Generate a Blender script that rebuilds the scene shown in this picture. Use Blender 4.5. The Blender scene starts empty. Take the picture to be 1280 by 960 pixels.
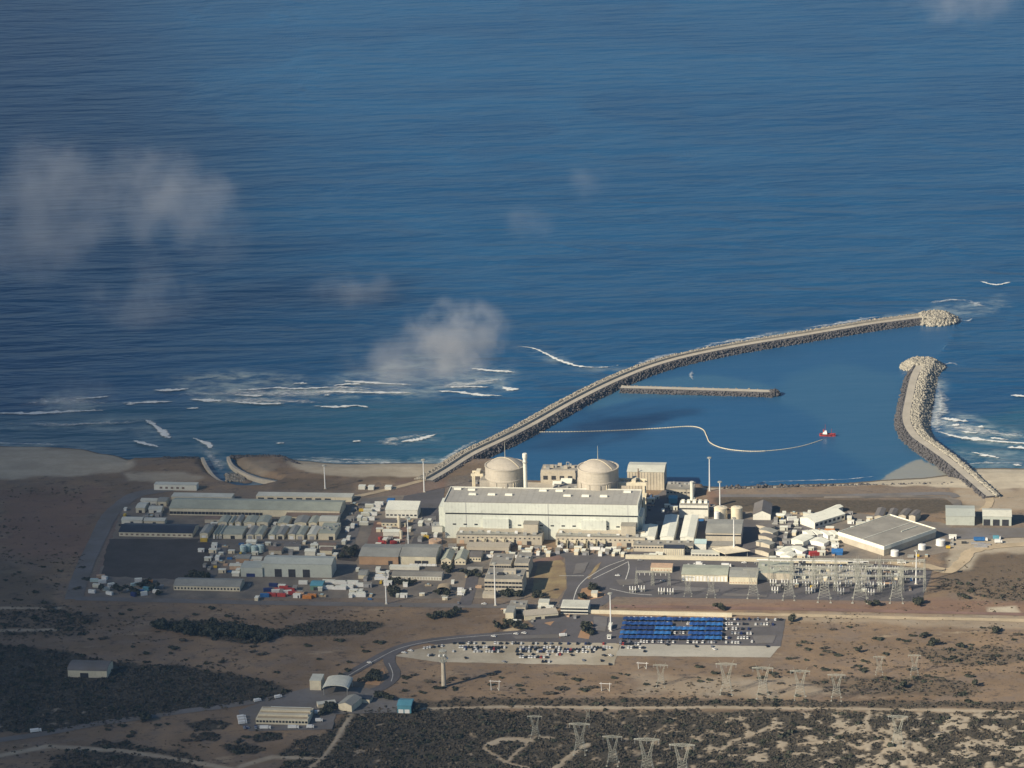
import bpy, math, random
import numpy as np
from mathutils import Vector, Matrix
from mathutils.geometry import tessellate_polygon
random.seed(7); NR = np.random.default_rng(7)
S = bpy.context.scene
COL = S.collection
R = math.radians
# ------------------------------------------------------------ camera, sky, sun, exposure
CAM_H = 900.0
FPX = 3630.0                     # focal length in pixels of a 1280 wide picture
PITCH, ROLL = R(16.3), R(1.65)
cam = bpy.data.cameras.new('camera')
cam.sensor_width = 36.0; cam.lens = 36.0 * FPX / 1280.0
cam.clip_start = 5.0; cam.clip_end = 60000.0
camo = bpy.data.objects.new('camera', cam); COL.objects.link(camo)
_f = Vector((0, math.cos(PITCH), -math.sin(PITCH)))
_r = Vector((1, 0, 0)); _u = _r.cross(_f)
CR = _r * math.cos(ROLL) - _u * math.sin(ROLL)
CU = _u * math.cos(ROLL) + _r * math.sin(ROLL)
CF = _f
_m = Matrix((CR, CU, -CF)).transposed().to_4x4(); _m.translation = (0, 0, CAM_H)
camo.matrix_world = _m
S.camera = camo

SUN_EL = R(31.0)
SUN_FROM = Vector((-0.83, -0.55, 0)).normalized()          # towards the sun, in plan
sund = Vector((SUN_FROM.x * math.cos(SUN_EL), SUN_FROM.y * math.cos(SUN_EL), math.sin(SUN_EL)))
W = bpy.data.worlds.new('World'); S.world = W; W.use_nodes = True
wn = W.node_tree; bg = wn.nodes['Background']
sky = wn.nodes.new('ShaderNodeTexSky'); sky.sky_type = 'NISHITA'; sky.sun_disc = False
sky.sun_elevation = SUN_EL; sky.sun_rotation = math.atan2(SUN_FROM.x, SUN_FROM.y)
sky.altitude = 100; sky.air_density = 1.0; sky.dust_density = 0.25; sky.ozone_density = 4.0
wn.links.new(sky.outputs['Color'], bg.inputs['Color']); bg.inputs['Strength'].default_value = 0.05
sl = bpy.data.lights.new('sun', 'SUN'); sl.energy = 5.0; sl.angle = R(0.5); sl.color = (1.0, 0.88, 0.70)
so = bpy.data.objects.new('sun', sl); COL.objects.link(so)
so.rotation_euler = (-sund).to_track_quat('-Z', 'Y').to_euler(); so.location = (-3000, -1000, 3000)
S.view_settings.view_transform = 'Standard'; S.view_settings.look = 'None'
S.view_settings.exposure = 0.52; S.view_settings.gamma = 1.0; S.view_settings.use_curve_mapping = False
S.cycles.max_bounces = 5; S.cycles.diffuse_bounces = 2; S.cycles.glossy_bounces = 2
S.cycles.transparent_max_bounces = 16; S.cycles.volume_bounces = 1
S.cycles.volume_step_rate = 1.0; S.cycles.volume_max_steps = 128
S.cycles.use_denoising = True

# ------------------------------------------------------------ where a thing stands
SEA = -5.0
def at(px, py, z=0.0):
    d = CF + CR * ((px - 640) / FPX) + CU * ((480 - py) / FPX)
    t = (z - CAM_H) / d.z
    return Vector((d.x * t, d.y * t, z))
def metres(px, py):
    """metres per picture pixel across, per pixel of depth, per pixel of height at a ground point"""
    p = at(px, py); L = math.sqrt(p.x**2 + p.y**2 + CAM_H**2); s = CAM_H / L; c = math.sqrt(1 - s * s)
    m = L / FPX
    return m, m / s, m / c
def to_px(X, Y, Z):
    dx, dy, dz = X, Y, Z - CAM_H
    w = dx * CF.x + dy * CF.y + dz * CF.z
    a = dx * CR.x + dy * CR.y + dz * CR.z
    b = dx * CU.x + dy * CU.y + dz * CU.z
    return 640 + FPX * a / w, 480 - FPX * b / w
YAW = R(-8.0)                    # the whole site is laid out on one grid

# ------------------------------------------------------------ numpy noise and polygons
def _hash(ix, iy, seed):
    h = (ix.astype(np.int64) * 374761393 + iy.astype(np.int64) * 668265263 + seed * 1442695) & 0x7fffffff
    h = ((h ^ (h >> 13)) * 1274126177) & 0x7fffffff
    return ((h ^ (h >> 16)) & 0xffff) / 65535.0
def vnoise(x, y, seed=0):
    ix = np.floor(x); iy = np.floor(y); fx = x - ix; fy = y - iy
    fx = fx * fx * (3 - 2 * fx); fy = fy * fy * (3 - 2 * fy)
    a = _hash(ix, iy, seed); b = _hash(ix + 1, iy, seed); c = _hash(ix, iy + 1, seed); d = _hash(ix + 1, iy + 1, seed)
    return (a * (1 - fx) + b * fx) * (1 - fy) + (c * (1 - fx) + d * fx) * fy
def fbm(x, y, seed=0, octv=4):
    s = 0; a = 0.5; t = 0
    for k in range(octv):
        s = s + a * vnoise(x * 2**k, y * 2**k, seed + k * 17); t += a; a *= 0.55
    return s / t
def sdist(px, py, poly, closed=True):
    """signed distance to a polygon (inside positive); distance to a polyline if not closed"""
    P = np.asarray(poly, float); n = len(P)
    d = np.full(px.shape, 1e18); inside = np.zeros(px.shape, bool)
    for i in range(n if closed else n - 1):
        ax, ay = P[i]; bx, by = P[(i + 1) % n]
        ex, ey = bx - ax, by - ay
        t = np.clip(((px - ax) * ex + (py - ay) * ey) / (ex * ex + ey * ey + 1e-12), 0, 1)
        d = np.minimum(d, (px - ax - t * ex)**2 + (py - ay - t * ey)**2)
        if closed and ay != by:
            c = (ay > py) != (by > py)
            inside ^= c & (px < ex * (py - ay) / (by - ay) + ax)
    d = np.sqrt(d)
    return np.where(inside, d, -d) if closed else d
def sstep(a, b, x):
    t = np.clip((x - a) / (b - a), 0, 1); return t * t * (3 - 2 * t)
def wpoly(pts, z=0.0):
    return [tuple(at(x, y, z)[:2]) for x, y in pts]

# ------------------------------------------------------------ materials
def nodes_of(name):
    m = bpy.data.materials.new(name); m.use_nodes = True
    nt = m.node_tree; b = nt.nodes['Principled BSDF']
    return m, nt, b
def N(nt, t, **kw):
    n = nt.nodes.new('ShaderNode' + t)
    for k, v in kw.items():
        if k in n.inputs.keys(): n.inputs[k].default_value = v
        else: setattr(n, k, v)
    return n
def mixc(nt, a, b, fac):
    n = nt.nodes.new('ShaderNodeMix'); n.data_type = 'RGBA'
    for s, v in ((n.inputs[0], fac), (n.inputs[6], a), (n.inputs[7], b)):
        if hasattr(v, 'is_linked') or isinstance(v, bpy.types.NodeSocket): nt.links.new(v, s)
        elif isinstance(v, (int, float)): s.default_value = v
        else: s.default_value = (*v, 1) if len(v) == 3 else v
    return n.outputs[2]
def ramp(nt, sock, a, b):
    n = nt.nodes.new('ShaderNodeMapRange'); n.interpolation_type = 'SMOOTHSTEP'
    nt.links.new(sock, n.inputs[0]); n.inputs[1].default_value = a; n.inputs[2].default_value = b
    return n.outputs[0]
def noise(nt, co, scale, detail=4, rough=0.55):
    n = nt.nodes.new('ShaderNodeTexNoise'); n.inputs['Scale'].default_value = scale
    n.inputs['Detail'].default_value = detail; n.inputs['Roughness'].default_value = rough
    nt.links.new(co, n.inputs['Vector']); return n.outputs[0]
def scaled(nt, co, s):
    n = nt.nodes.new('ShaderNodeMapping'); n.inputs['Scale'].default_value = s
    nt.links.new(co, n.inputs['Vector']); return n.outputs[0]
def mat(name, c, rough=0.8, var=0.18, scale=0.12, metal=0.0, streak=0.0, seams=None, bump=0.0, tint=None):
    """a plain surface with wear: large blotches, fine grain, rain streaks, panel seams"""
    m, nt, b = nodes_of(name)
    tc = N(nt, 'TexCoord'); geo = N(nt, 'NewGeometry')
    n1 = noise(nt, geo.outputs['Position'], scale, 5, 0.6)
    n2 = noise(nt, geo.outputs['Position'], scale * 9, 3, 0.6)
    dk = tuple(x * (1 - var) for x in c); lt = tuple(min(1, x * (1 + var * 0.7)) for x in c)
    if tint: dk = tuple(x * (1 - var) for x in tint)
    col = mixc(nt, dk, lt, ramp(nt, n1, 0.3, 0.7))
    col = mixc(nt, col, tuple(x * 0.72 for x in c), ramp(nt, n2, 0.5, 0.85))
    if streak:
        st = noise(nt, scaled(nt, tc.outputs['Object'], (1.1, 1.1, 0.05)), 1.0, 3, 0.6)
        mm = N(nt, 'Math', operation='MULTIPLY'); nt.links.new(ramp(nt, st, 0.5, 0.8), mm.inputs[0]); mm.inputs[1].default_value = streak
        col = mixc(nt, col, tuple(x * 0.5 for x in c), mm.outputs[0])
    if seams:
        w = N(nt, 'TexWave'); w.wave_type = 'BANDS'; w.bands_direction = seams[0]; w.inputs['Scale'].default_value = seams[1]
        nt.links.new(tc.outputs['Object'], w.inputs['Vector'])
        mm = N(nt, 'Math', operation='MULTIPLY'); nt.links.new(ramp(nt, w.outputs['Fac'], 0.75, 1.0), mm.inputs[0]); mm.inputs[1].default_value = seams[2]
        col = mixc(nt, col, tuple(x * 0.55 for x in c), mm.outputs[0])
    nt.links.new(col, b.inputs['Base Color'])
    b.inputs['Roughness'].default_value = rough; b.inputs['Metallic'].default_value = metal
    if bump:
        bp = N(nt, 'Bump'); bp.inputs['Strength'].default_value = 1.0; bp.inputs['Distance'].default_value = bump
        nt.links.new(n2, bp.inputs['Height']); nt.links.new(bp.outputs[0], b.inputs['Normal'])
    return m
M = {}
def mk(k, *a, **kw): M[k] = mat(k, *a, **kw)
mk('white_wall', (.73, .72, .62), .7, .10, .05, streak=.25)
mk('hall_clad', (.67, .695, .61), .55, .07, .03, streak=.16, seams=('X', .10, .16))
mk('cream_wall', (.66, .60, .44), .8, .12, .07, streak=.2)
mk('beige_wall', (.50, .45, .35), .8, .16, .08, streak=.3)
mk('concrete', (.47, .42, .33), .85, .14, .05, streak=.35)
mk('reactor_concrete', (.47, .425, .345), .85, .11, .06, streak=.30, seams=('Z', .12, .10))
mk('orange_brick', (.42, .27, .16), .85, .15, .1)
mk('brown_roof', (.22, .16, .12), .8, .2, .1)
mk('grey_roof', (.32, .32, .28), .7, .16, .06, seams=('X', .35, .3))
mk('hall_roof', (.37, .36, .32), .8, .10, .03, seams=('X', .05, .2))
mk('flat_roof', (.28, .265, .225), .85, .18, .05)
mk('green_roof', (.40, .42, .33), .6, .15, .08, seams=('X', .4, .3))
mk('blue_grey_roof', (.47, .50, .44), .6, .1, .05, seams=('X', .3, .2))
mk('pale_roof', (.62, .62, .52), .6, .12, .05, seams=('X', .3, .2))
mk('white_roof', (.82, .82, .69), .6, .07, .05, seams=('X', .2, .12))
mk('dark_roof', (.035, .04, .055), .6, .25, .06, seams=('X', .3, .3))
mk('teal_roof', (.10, .30, .38), .6, .15, .08)
mk('pale_teal', (.45, .58, .56), .6, .1, .08)
mk('glass', (.02, .025, .035), .15, .2, .5)
mk('dark_opening', (.03, .03, .035), .8, .3, .5)
mk('dark_band', (.035, .037, .04), .7, .2, .1)
mk('steel', (.45, .45, .42), .5, .15, .3, metal=.3)
mk('galvanised', (.40, .40, .34), .6, .12, .3, metal=.1)
mk('white_paint', (.80, .80, .76), .45, .05, .3)
mk('cream_paint', (.74, .66, .48), .6, .1, .3)
mk('tan_paint', (.55, .38, .25), .7, .15, .3)
mk('red_paint', (.42, .05, .04), .5, .2, .3)
mk('orange_paint', (.62, .24, .05), .5, .2, .3)
mk('yellow_paint', (.62, .42, .04), .5, .15, .3)
mk('blue_paint', (.03, .14, .36), .5, .2, .3)
mk('navy_paint', (.015, .03, .13), .5, .2, .3)
mk('green_paint', (.14, .25, .18), .6, .2, .3)
mk('grey_paint', (.33, .33, .33), .6, .15, .3)
mk('silver_paint', (.48, .49, .5), .35, .1, .3, metal=.5)
mk('black_paint', (.012, .012, .015), .3, .2, .3)
mk('tyre', (.02, .02, .02), .9, .2, 1)
mk('shade_cloth', (.008, .07, .27), .9, .25, .12)
mk('shade_cloth_light', (.02, .14, .40), .9, .2, .12)
mk('shade_cloth_dark', (.005, .035, .15), .9, .25, .12)
mk('asphalt', (.098, .092, .096), .9, .30, .035, tint=(.125, .115, .11))
mk('old_asphalt', (.15, .143, .14), .9, .22, .025, tint=(.17, .15, .125))
mk('gravel', (.44, .40, .31), .95, .14, .03, tint=(.36, .31, .22))
mk('pale_gravel', (.40, .38, .32), .95, .12, .03)
mk('yard', (.205, .172, .132), .95, .30, .03, tint=(.16, .15, .135))
mk('red_yard', (.20, .125, .095), .95, .25, .03)
mk('road_paint', (.60, .60, .56), .8, .25, .3)
mk('dry_grass', (.30, .235, .115), .95, .24, .04, tint=(.26, .18, .10))
mk('ash_ground', (.050, .041, .037), .95, .55, .04, tint=(.105, .085, .065))
mk('orange_soil', (.36, .22, .12), .95, .2, .05)
mk('sand_soil', (.46, .37, .24), .95, .2, .05)
mk('rock', (.29, .265, .215), .9, .3, .25)
mk('pale_rock', (.35, .325, .26), .9, .25, .25)
mk('dark_rock', (.085, .08, .08), .9, .35, .2)  # dark tone also holds the shade of the breakwaters' inner slopes
mk('crest_road', (.44, .40, .32), .9, .12, .05)
mk('bark', (.10, .075, .055), .9, .2, 1)
def leafmat(name, a, b, c=None, sc=.25):
    m, nt, bs = nodes_of(name); g = N(nt, 'NewGeometry')
    n1 = noise(nt, g.outputs['Position'], sc, 4, .7)
    col = mixc(nt, a, b, ramp(nt, n1, .35, .65))
    if c: col = mixc(nt, col, c, ramp(nt, noise(nt, g.outputs['Position'], sc * .13, 4, .6), .52, .7))
    nt.links.new(col, bs.inputs['Base Color']); bs.inputs['Roughness'].default_value = .8
    bs.inputs['Specular IOR Level'].default_value = .2
    M[name] = m
leafmat('leaf_dark', (.032, .036, .025), (.065, .068, .044))
leafmat('leaf_scrub', (.052, .047, .036), (.095, .083, .062), (.115, .093, .066))
leafmat('leaf_dry', (.085, .07, .045), (.13, .105, .07))

# ------------------------------------------------------------ mesh building
class MB:
    def __init__(s): s.v = []; s.f = []; s.m = []
    def add(s, vs, fs, m=0):
        o = len(s.v); s.v += [tuple(v) for v in vs]; s.f += [[i + o for i in f] for f in fs]
        s.m += [m] * len(fs); return s
    def box(s, cx, cy, z0, sx, sy, h, m=0, top=None, rot=0.0):
        a, b = sx / 2, sy / 2; t = top if top else (1, 1); c, q = math.cos(rot), math.sin(rot)
        vs = []
        for z, kx, ky in ((z0, 1, 1), (z0 + h, t[0], t[1])):
            for x, y in ((-a, -b), (a, -b), (a, b), (-a, b)):
                x *= kx; y *= ky; vs.append((cx + x * c - y * q, cy + x * q + y * c, z))
        return s.add(vs, [(3, 2, 1, 0), (4, 5, 6, 7), (0, 1, 5, 4), (1, 2, 6, 5), (2, 3, 7, 6), (3, 0, 4, 7)], m)
    def prism(s, prof, a0, a1, axis='x', m=0):
        """profile of (u, z) swept along x (u = y) or along y (u = x)"""
        n = len(prof)
        vs = [((a0, u, z) if axis == 'x' else (u, a0, z)) for u, z in prof] + [((a1, u, z) if axis == 'x' else (u, a1, z)) for u, z in prof]
        fs = [tuple(range(n))[::-1], tuple(range(n, 2 * n))] + [(i, (i + 1) % n, n + (i + 1) % n, n + i) for i in range(n)]
        return s.add(vs, fs, m)
    def lathe(s, cx, cy, prof, seg=24, m=0):
        n = len(prof); vs = []; fs = []
        for k in range(seg):
            a = 2 * math.pi * k / seg
            vs += [(cx + r * math.cos(a), cy + r * math.sin(a), z) for r, z in prof]
        for k in range(seg):
            for i in range(n - 1):
                a, b = k * n + i, ((k + 1) % seg) * n + i
                fs.append((a, b, b + 1, a + 1))
        fs.append(tuple(k * n + n - 1 for k in range(seg))); fs.append(tuple(k * n for k in range(seg))[::-1])
        return s.add(vs, fs, m)
    def bar(s, p, q, w, w2=None, m=0, seg=4):
        p = Vector(p); q = Vector(q); d = (q - p)
        if d.length < 1e-6: return s
        d.normalize(); a = d.orthogonal().normalized(); b = d.cross(a); w2 = w if w2 is None else w2
        vs = []
        for c, ww in ((p, w), (q, w2)):
            for k in range(seg):
                t = 2 * math.pi * (k + .5) / seg; vs.append(c + (a * math.cos(t) + b * math.sin(t)) * ww * .5)
        fs = [tuple(range(seg))[::-1], tuple(range(seg, 2 * seg))] + [(k, (k + 1) % seg, seg + (k + 1) % seg, seg + k) for k in range(seg)]
        return s.add(vs, fs, m)
    def obj(s, name, mats, parent=None, loc=None, rz=0.0):
        me = bpy.data.meshes.new(name); me.from_pydata(s.v, [], s.f)
        for k in (mats if isinstance(mats, (list, tuple)) else [mats]): me.materials.append(M[k] if isinstance(k, str) else k)
        if len(me.materials) > 1: me.polygons.foreach_set('material_index', s.m)
        me.update(); return link(name, me, parent, loc, rz)
def link(name, me, parent=None, loc=None, rz=0.0):
    o = bpy.data.objects.new(name, me); COL.objects.link(o)
    if parent: o.parent = parent
    if loc is not None: o.location = loc
    o.rotation_euler = (0, 0, rz); return o
def npmesh(name, V, F, mats, smooth=False, mi=None):
    """mesh from numpy arrays, all faces with the same number of corners"""
    me = bpy.data.meshes.new(name); V = np.asarray(V, np.float32); F = np.asarray(F, np.int32)
    k = F.shape[1]; me.vertices.add(len(V)); me.vertices.foreach_set('co', V.ravel())
    me.loops.add(F.size); me.loops.foreach_set('vertex_index', F.ravel())
    me.polygons.add(len(F)); me.polygons.foreach_set('loop_start', np.arange(0, F.size, k, dtype=np.int32))
    if smooth: me.polygons.foreach_set('use_smooth', np.ones(len(F), bool))
    for m in (mats if isinstance(mats, (list, tuple)) else [mats]): me.materials.append(M[m] if isinstance(m, str) else m)
    if mi is not None: me.polygons.foreach_set('material_index', np.asarray(mi, np.int32))
    me.update(calc_edges=True); me.validate(); return me
def tag(o, label, cat, group=None):
    o['label'] = label; o['category'] = cat
    if group: o['group'] = group
    return o
def thing(name, label, cat, loc, rz=0.0, group=None):
    o = bpy.data.objects.new(name, None); COL.objects.link(o); o.empty_display_size = 2
    o.location = loc; o.rotation_euler = (0, 0, rz); return tag(o, label, cat, group)
def struct(o, kind='structure'): o['kind'] = kind; return o
def kids(o): return [c for c in COL.objects if c.parent == o]
class Proto:
    """remember a thing and its children, so copies need no search"""
    def __init__(s, root, children, grand=()): s.root = root; s.ch = children; s.gr = grand; s.used = False
    def place(s, loc, rz=0.0, label=None, group=None, scale=None):
        if not s.used:
            s.used = True; r = s.root
        else:
            r = s.root.copy(); COL.objects.link(r)
            for c in s.ch:
                d = c.copy(); COL.objects.link(d); d.parent = r
                for p, g in s.gr:
                    if p == c:
                        e = g.copy(); COL.objects.link(e); e.parent = d
        r.location = loc; r.rotation_euler = (0, 0, rz)
        if scale: r.scale = scale if isinstance(scale, tuple) else (scale,) * 3
        if label: r['label'] = label
        if group: r['group'] = group
        return r
_LAYER = [0]
def layer():
    """every sheet lies a few millimetres above the one laid before it"""
    _LAYER[0] += 1; return .03 + .006 * _LAYER[0]
def sheet(name, pts, z, m, jit=0.5, world=False, step=6.0, seed=0):
    """flat sheet over a ground polygon, with edges that wander a little"""
    P = [Vector((*p, 0)) for p in pts] if world else [at(x, y, 0) for x, y in pts]
    Q = []; z = layer()
    for i, p in enumerate(P):
        q = P[(i + 1) % len(P)]; n = max(1, int((q - p).length / step))
        for k in range(n):
            c = p.lerp(q, k / n)
            if jit and k: c = c + Vector((random.uniform(-jit, jit), random.uniform(-jit, jit), 0))
            Q.append((c.x, c.y, z))
    tri = tessellate_polygon([[Vector(q) for q in Q]])
    mb = MB(); mb.add(Q, [tuple(t) for t in tri]); o = mb.obj(name, m)
    me = o.data
    if sum(p.normal.z * p.area for p in me.polygons) < 0: me.flip_normals()
    return o
def smooth_line(P, n=6):
    """Catmull-Rom through points"""
    P = [Vector(p) for p in P]; out = []
    for i in range(len(P) - 1):
        a = P[max(i - 1, 0)]; b = P[i]; c = P[i + 1]; d = P[min(i + 2, len(P) - 1)]
        for k in range(n):
            t = k / n
            out.append(.5 * ((2 * b) + (c - a) * t + (2 * a - 5 * b + 4 * c - d) * t * t + (3 * b - a - 3 * c + d) * t**3))
    out.append(P[-1]); return out
def ribbon(name, pts, width, z, m, n=6, jit=0.0, world=False, taper=None):
    P = smooth_line([Vector((*p, 0)) for p in pts] if world else [at(x, y, 0) for x, y in pts], n)
    mb = MB(); vs = []; z = layer()
    for i, p in enumerate(P):
        d = (P[min(i + 1, len(P) - 1)] - P[max(i - 1, 0)]).normalized(); nn = Vector((-d.y, d.x, 0))
        w = width if not callable(width) else width(i / (len(P) - 1))
        j = random.uniform(-jit, jit); k = random.uniform(-jit, jit)
        a = p + nn * (w / 2 + j); b = p - nn * (w / 2 + k); vs += [(a.x, a.y, z), (b.x, b.y, z)]
    mb.add(vs, [(2 * i, 2 * i + 1, 2 * i + 3, 2 * i + 2) for i in range(len(P) - 1)])
    o = mb.obj(name, m)
    if o.data.polygons[0].normal.z < 0: o.data.flip_normals()
    return o
# ------------------------------------------------------------ land and sea
LAND = [(-900, 551), (-400, 553), (-100, 556), (0, 557), (60, 559), (110, 563), (150, 571), (165, 575), (200, 574), (240, 573), (282, 572.5),
        (310, 571), (345, 570), (365, 574), (400, 578), (440, 580), (500, 579), (545, 579), (575, 577), (640, 575), (652, 590), (656, 603), (790, 606),
        (870, 607.5), (900, 608), (1000, 605), (1060, 603), (1107, 599), (1150, 597), (1185, 593), (1200, 585), (1240, 584.5), (1280, 585), (1700, 588), (2300, 592)]
landW = wpoly(LAND, SEA); landW = landW + [(5000, 1000), (-5000, 1000)]
CHAN = [(250, 560), (258, 578), (268, 592), (284, 602), (304, 607.5), (322, 607.5), (341, 603), (341, 601.5), (322, 598), (303, 591), (290, 582), (284, 573), (286, 560)]
chanW = wpoly(CHAN, SEA)
ISLE = [(277, 592), (287, 593), (301, 597), (317, 601), (316, 604), (306, 605), (293, 602), (282, 598)]
SCRUB = [  # thick scrub: polygon, feather in pixels, strength
    ([(436, 888), (520, 881), (640, 888), (900, 888), (1300, 888), (1700, 890), (1700, 1060), (-200, 1060), (330, 968), (400, 925)], 7, 1.0),
    ([(-300, 800), (0, 806), (92, 813), (132, 828), (230, 832), (330, 850), (362, 863), (350, 876), (230, 888), (150, 900), (60, 915), (-300, 925)], 6, 1.0),
    ([(335, 790), (400, 775), (470, 777), (482, 782), (455, 793), (350, 796)], 3, 1.0),
    ([(190, 780), (215, 774), (270, 777), (338, 786), (342, 800), (320, 806), (270, 799), (205, 786)], 3, 1.0),
    ([(233, 904), (260, 900), (292, 904), (280, 911), (245, 914)], 2, 1.0), ([(238, 918), (262, 915), (276, 921), (270, 926), (245, 924)], 2, .9),
    ([(274, 931), (310, 929), (335, 936), (318, 943), (290, 941)], 2, 1.0), ([(312, 921), (330, 915), (352, 916), (350, 924), (322, 928)], 2, 1.0),
    ([(345, 945), (372, 925), (420, 915), (440, 920), (415, 950), (380, 962)], 3, .9),
    ([(520, 875), (700, 872), (1300, 878), (1700, 880), (1700, 886), (520, 884)], 4, .75),
    ([(-300, 690), (0, 700), (70, 735), (70, 760), (130, 770), (100, 795), (-300, 800)], 8, .5),
    ([(70, 945), (130, 925), (200, 935), (260, 950), (240, 975), (60, 975)], 5, .8),
    ([(1000, 850), (1060, 845), (1180, 846), (1230, 858), (1215, 870), (1040, 868)], 5, .45),
    ([(1140, 812), (1240, 808), (1290, 818), (1270, 830), (1170, 832)], 6, .45),
    ([(1180, 690), (1300, 688), (1500, 690), (1500, 755), (1250, 752), (1170, 735)], 6, .35)]
SANDP = [  # bare sand: polygon, feather, strength
    ([(-900, 535), (0, 546), (158, 560), (166, 582), (150, 592), (0, 599), (-900, 598)], 5, .8),
    ([(350, 562), (420, 570), (585, 568), (548, 596), (440, 596), (392, 592), (365, 582)], 3, .75),
    ([(880, 603), (1100, 590), (1200, 574), (1900, 570), (1900, 611), (1240, 611), (1100, 606), (960, 610), (880, 611)], 3, 1.0),
    ([(150, 590), (230, 590), (255, 597), (240, 602), (160, 602)], 4, .6),
    ([(282, 575), (300, 573), (330, 575), (345, 582), (330, 592), (306, 588)], 5, .3),
    ([(1190, 612), (1300, 608), (1500, 610), (1500, 632), (1220, 640), (1200, 630)], 8, .45),
    ([(1180, 672), (1300, 668), (1500, 668), (1500, 688), (1230, 692), (1215, 712), (1180, 716), (1190, 695)], 6, .7),
    ([(1232, 758), (1270, 757), (1274, 765), (1235, 767)], 3, .9),
    ([(970, 765), (1500, 772), (1500, 792), (1200, 785), (970, 775)], 7, .35),
    ([(795, 845), (990, 850), (1060, 868), (980, 874), (800, 868)], 12, .35)]
GREYP = [([(-20, 0), (0, 0), (0, 1)], 1, 0),
    ([(150, 625), (215, 612), (430, 612), (545, 600), (565, 690), (700, 692), (1000, 690), (1060, 700), (1180, 700), (1190, 640), (1290, 640), (1290, 668), (1180, 680), (1150, 752), (500, 756), (100, 747)], 6, .55),
    ([(895, 612), (1180, 606), (1200, 625), (1170, 628), (900, 622)], 4, .5),
    ([(560, 600), (600, 585), (660, 590), (662, 612), (560, 612)], 5, .8),
    ([(77, 745), (112, 745), (140, 690), (170, 630), (150, 628), (120, 670)], 4, .6)]
DARKP = [([(890, 622), (1180, 624), (1230, 634), (1150, 642), (905, 642)], 4, .85),
    ([(430, 586), (640, 578), (640, 600), (440, 603)], 4, .35), ([(421, 700), (424, 690), (440, 681), (451, 684), (446, 700)], 2, .9),
    ([(1180, 690), (1500, 688), (1500, 755), (1250, 752), (1170, 735)], 8, .45), ([(345, 596), (440, 600), (440, 614), (340, 612)], 4, .4)]
REDP = [([(110, 745), (135, 675), (150, 640), (158, 645), (140, 690), (122, 748)], 3, .9), ([(0, 615), (120, 612), (110, 700), (0, 690)], 18, .55),
    ([(500, 600), (560, 600), (550, 612), (480, 625)], 5, .6), ([(790, 742), (1130, 748), (1290, 752), (1290, 766), (790, 762)], 5, .5), ([(887, 608), (905, 612), (893, 640), (880, 636)], 4, .6)]
def paint(px, py, zones, wob):
    out = np.zeros(px.shape)
    for poly, fe, st in zones:
        d = sdist(px, py * 2.2, [(x, y * 2.2) for x, y in poly])
        out = np.maximum(out, st * sstep(-fe, fe, d + wob * fe * 1.6))
    return out
def lines(fine0, fine1, step, far0, far1):
    a = list(np.arange(fine0, fine1 + .01, step)); lo = []; hi = []; s = step; v = fine0
    while v > far0: s *= 1.35; v -= s; lo.append(v)
    s = step; v = fine1
    while v < far1: s *= 1.35; v += s; hi.append(v)
    return np.array(lo[::-1] + a + hi)
def cover(X, Y, px, py):
    """how thickly scrub stands on each point of the land, and how much bare sand shows between"""
    wob = (fbm(X / 22, Y / 22, 3, 4) - .5) * 2
    s = paint(px, py, SCRUB, wob)
    gaps = fbm(X / 8, Y / 10, 31, 5)
    right = sstep(760, 1150, px) * sstep(880, 905, py)
    thr = .66 - .11 * right
    sandy = sstep(thr - .03, thr + .05, gaps) * sstep(884, 892, py) * sstep(560, 860, px) * .9
    sandy = np.maximum(sandy, .7 * sstep(.71, .76, gaps) * (py > 884))
    # tracks through the scrub
    tr = np.full(px.shape, 99.)
    for line, w in TRACKS:
        tr = np.minimum(tr, sdist(px, py * 2.2, [(x, y * 2.2) for x, y in line], False) - w)
    track = 1 - sstep(0, 4.5, tr + wob * 2)
    return s * (1 - sandy * .95) * (1 - track), np.maximum(sandy * s * (.5 + .25 * right), track * .6), wob
TRACKS = [([(1089, 886), (1083, 900), (1086, 912), (1104, 921), (1124, 937), (1137, 950), (1142, 965)], 1.4),
    ([(969, 897), (966, 906), (950, 914), (930, 922), (915, 926)], .8), ([(1085, 912), (1060, 910), (1040, 907)], .4),
    ([(694, 960), (715, 942), (735, 930)], 2.2), ([(604, 934), (632, 953), (660, 960)], .8), ([(671, 921), (650, 936), (634, 952)], .5),
    ([(612, 930), (628, 924), (645, 924), (662, 926)], 4.5), ([(671, 921), (690, 922)], .6), ([(520, 886), (640, 883), (760, 884.5), (900, 884), (1080, 886), (1300, 890), (1600, 893)], 1.2),
    ([(-20, 948), (60, 933), (150, 938), (230, 950), (330, 970)], 3), ([(0, 760), (75, 760)], 1), ([(0, 788), (70, 787)], 1),
    ([(440, 890), (432, 905), (420, 925), (405, 945), (370, 975)], 1.5), ([(405, 948), (340, 946), (300, 958)], 1.5), ([(1000, 930), (1050, 925), (1075, 935), (1100, 925)], 1.0)]
gx = lines(-640, 640, 2.3, -2200, 2200); gy = lines(2010, 2790, 2.3, 900, 2960)
X, Y = np.meshgrid(gx, gy); shp = X.shape
PX, PY = to_px(X, Y, 0.0)
cov, gap, wob = cover(X, Y, PX, PY)
dl = sdist(X, Y, landW); dc = sdist(X, Y, chanW)
di = sdist(X, Y, wpoly(ISLE, SEA))
beachy = paint(PX, PY, SANDP[:3], wob * 0)
wid = 9 + 30 * beachy
Z = np.where(dl > 0, SEA + 5 * sstep(0, 1, (dl + 1) / wid) , SEA - np.clip(-dl, 0, 60) * .12)
Z = Z + (fbm(X / 25, Y / 25, 5, 4) - .6) * 2.4 * sstep(.2, .8, cov) * sstep(870, 900, PY)
dc = dc + 5
Zc = np.where(dc > 0, SEA - 3 * sstep(0, 9, dc), SEA + 5 * sstep(0, 7, -dc))
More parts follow.
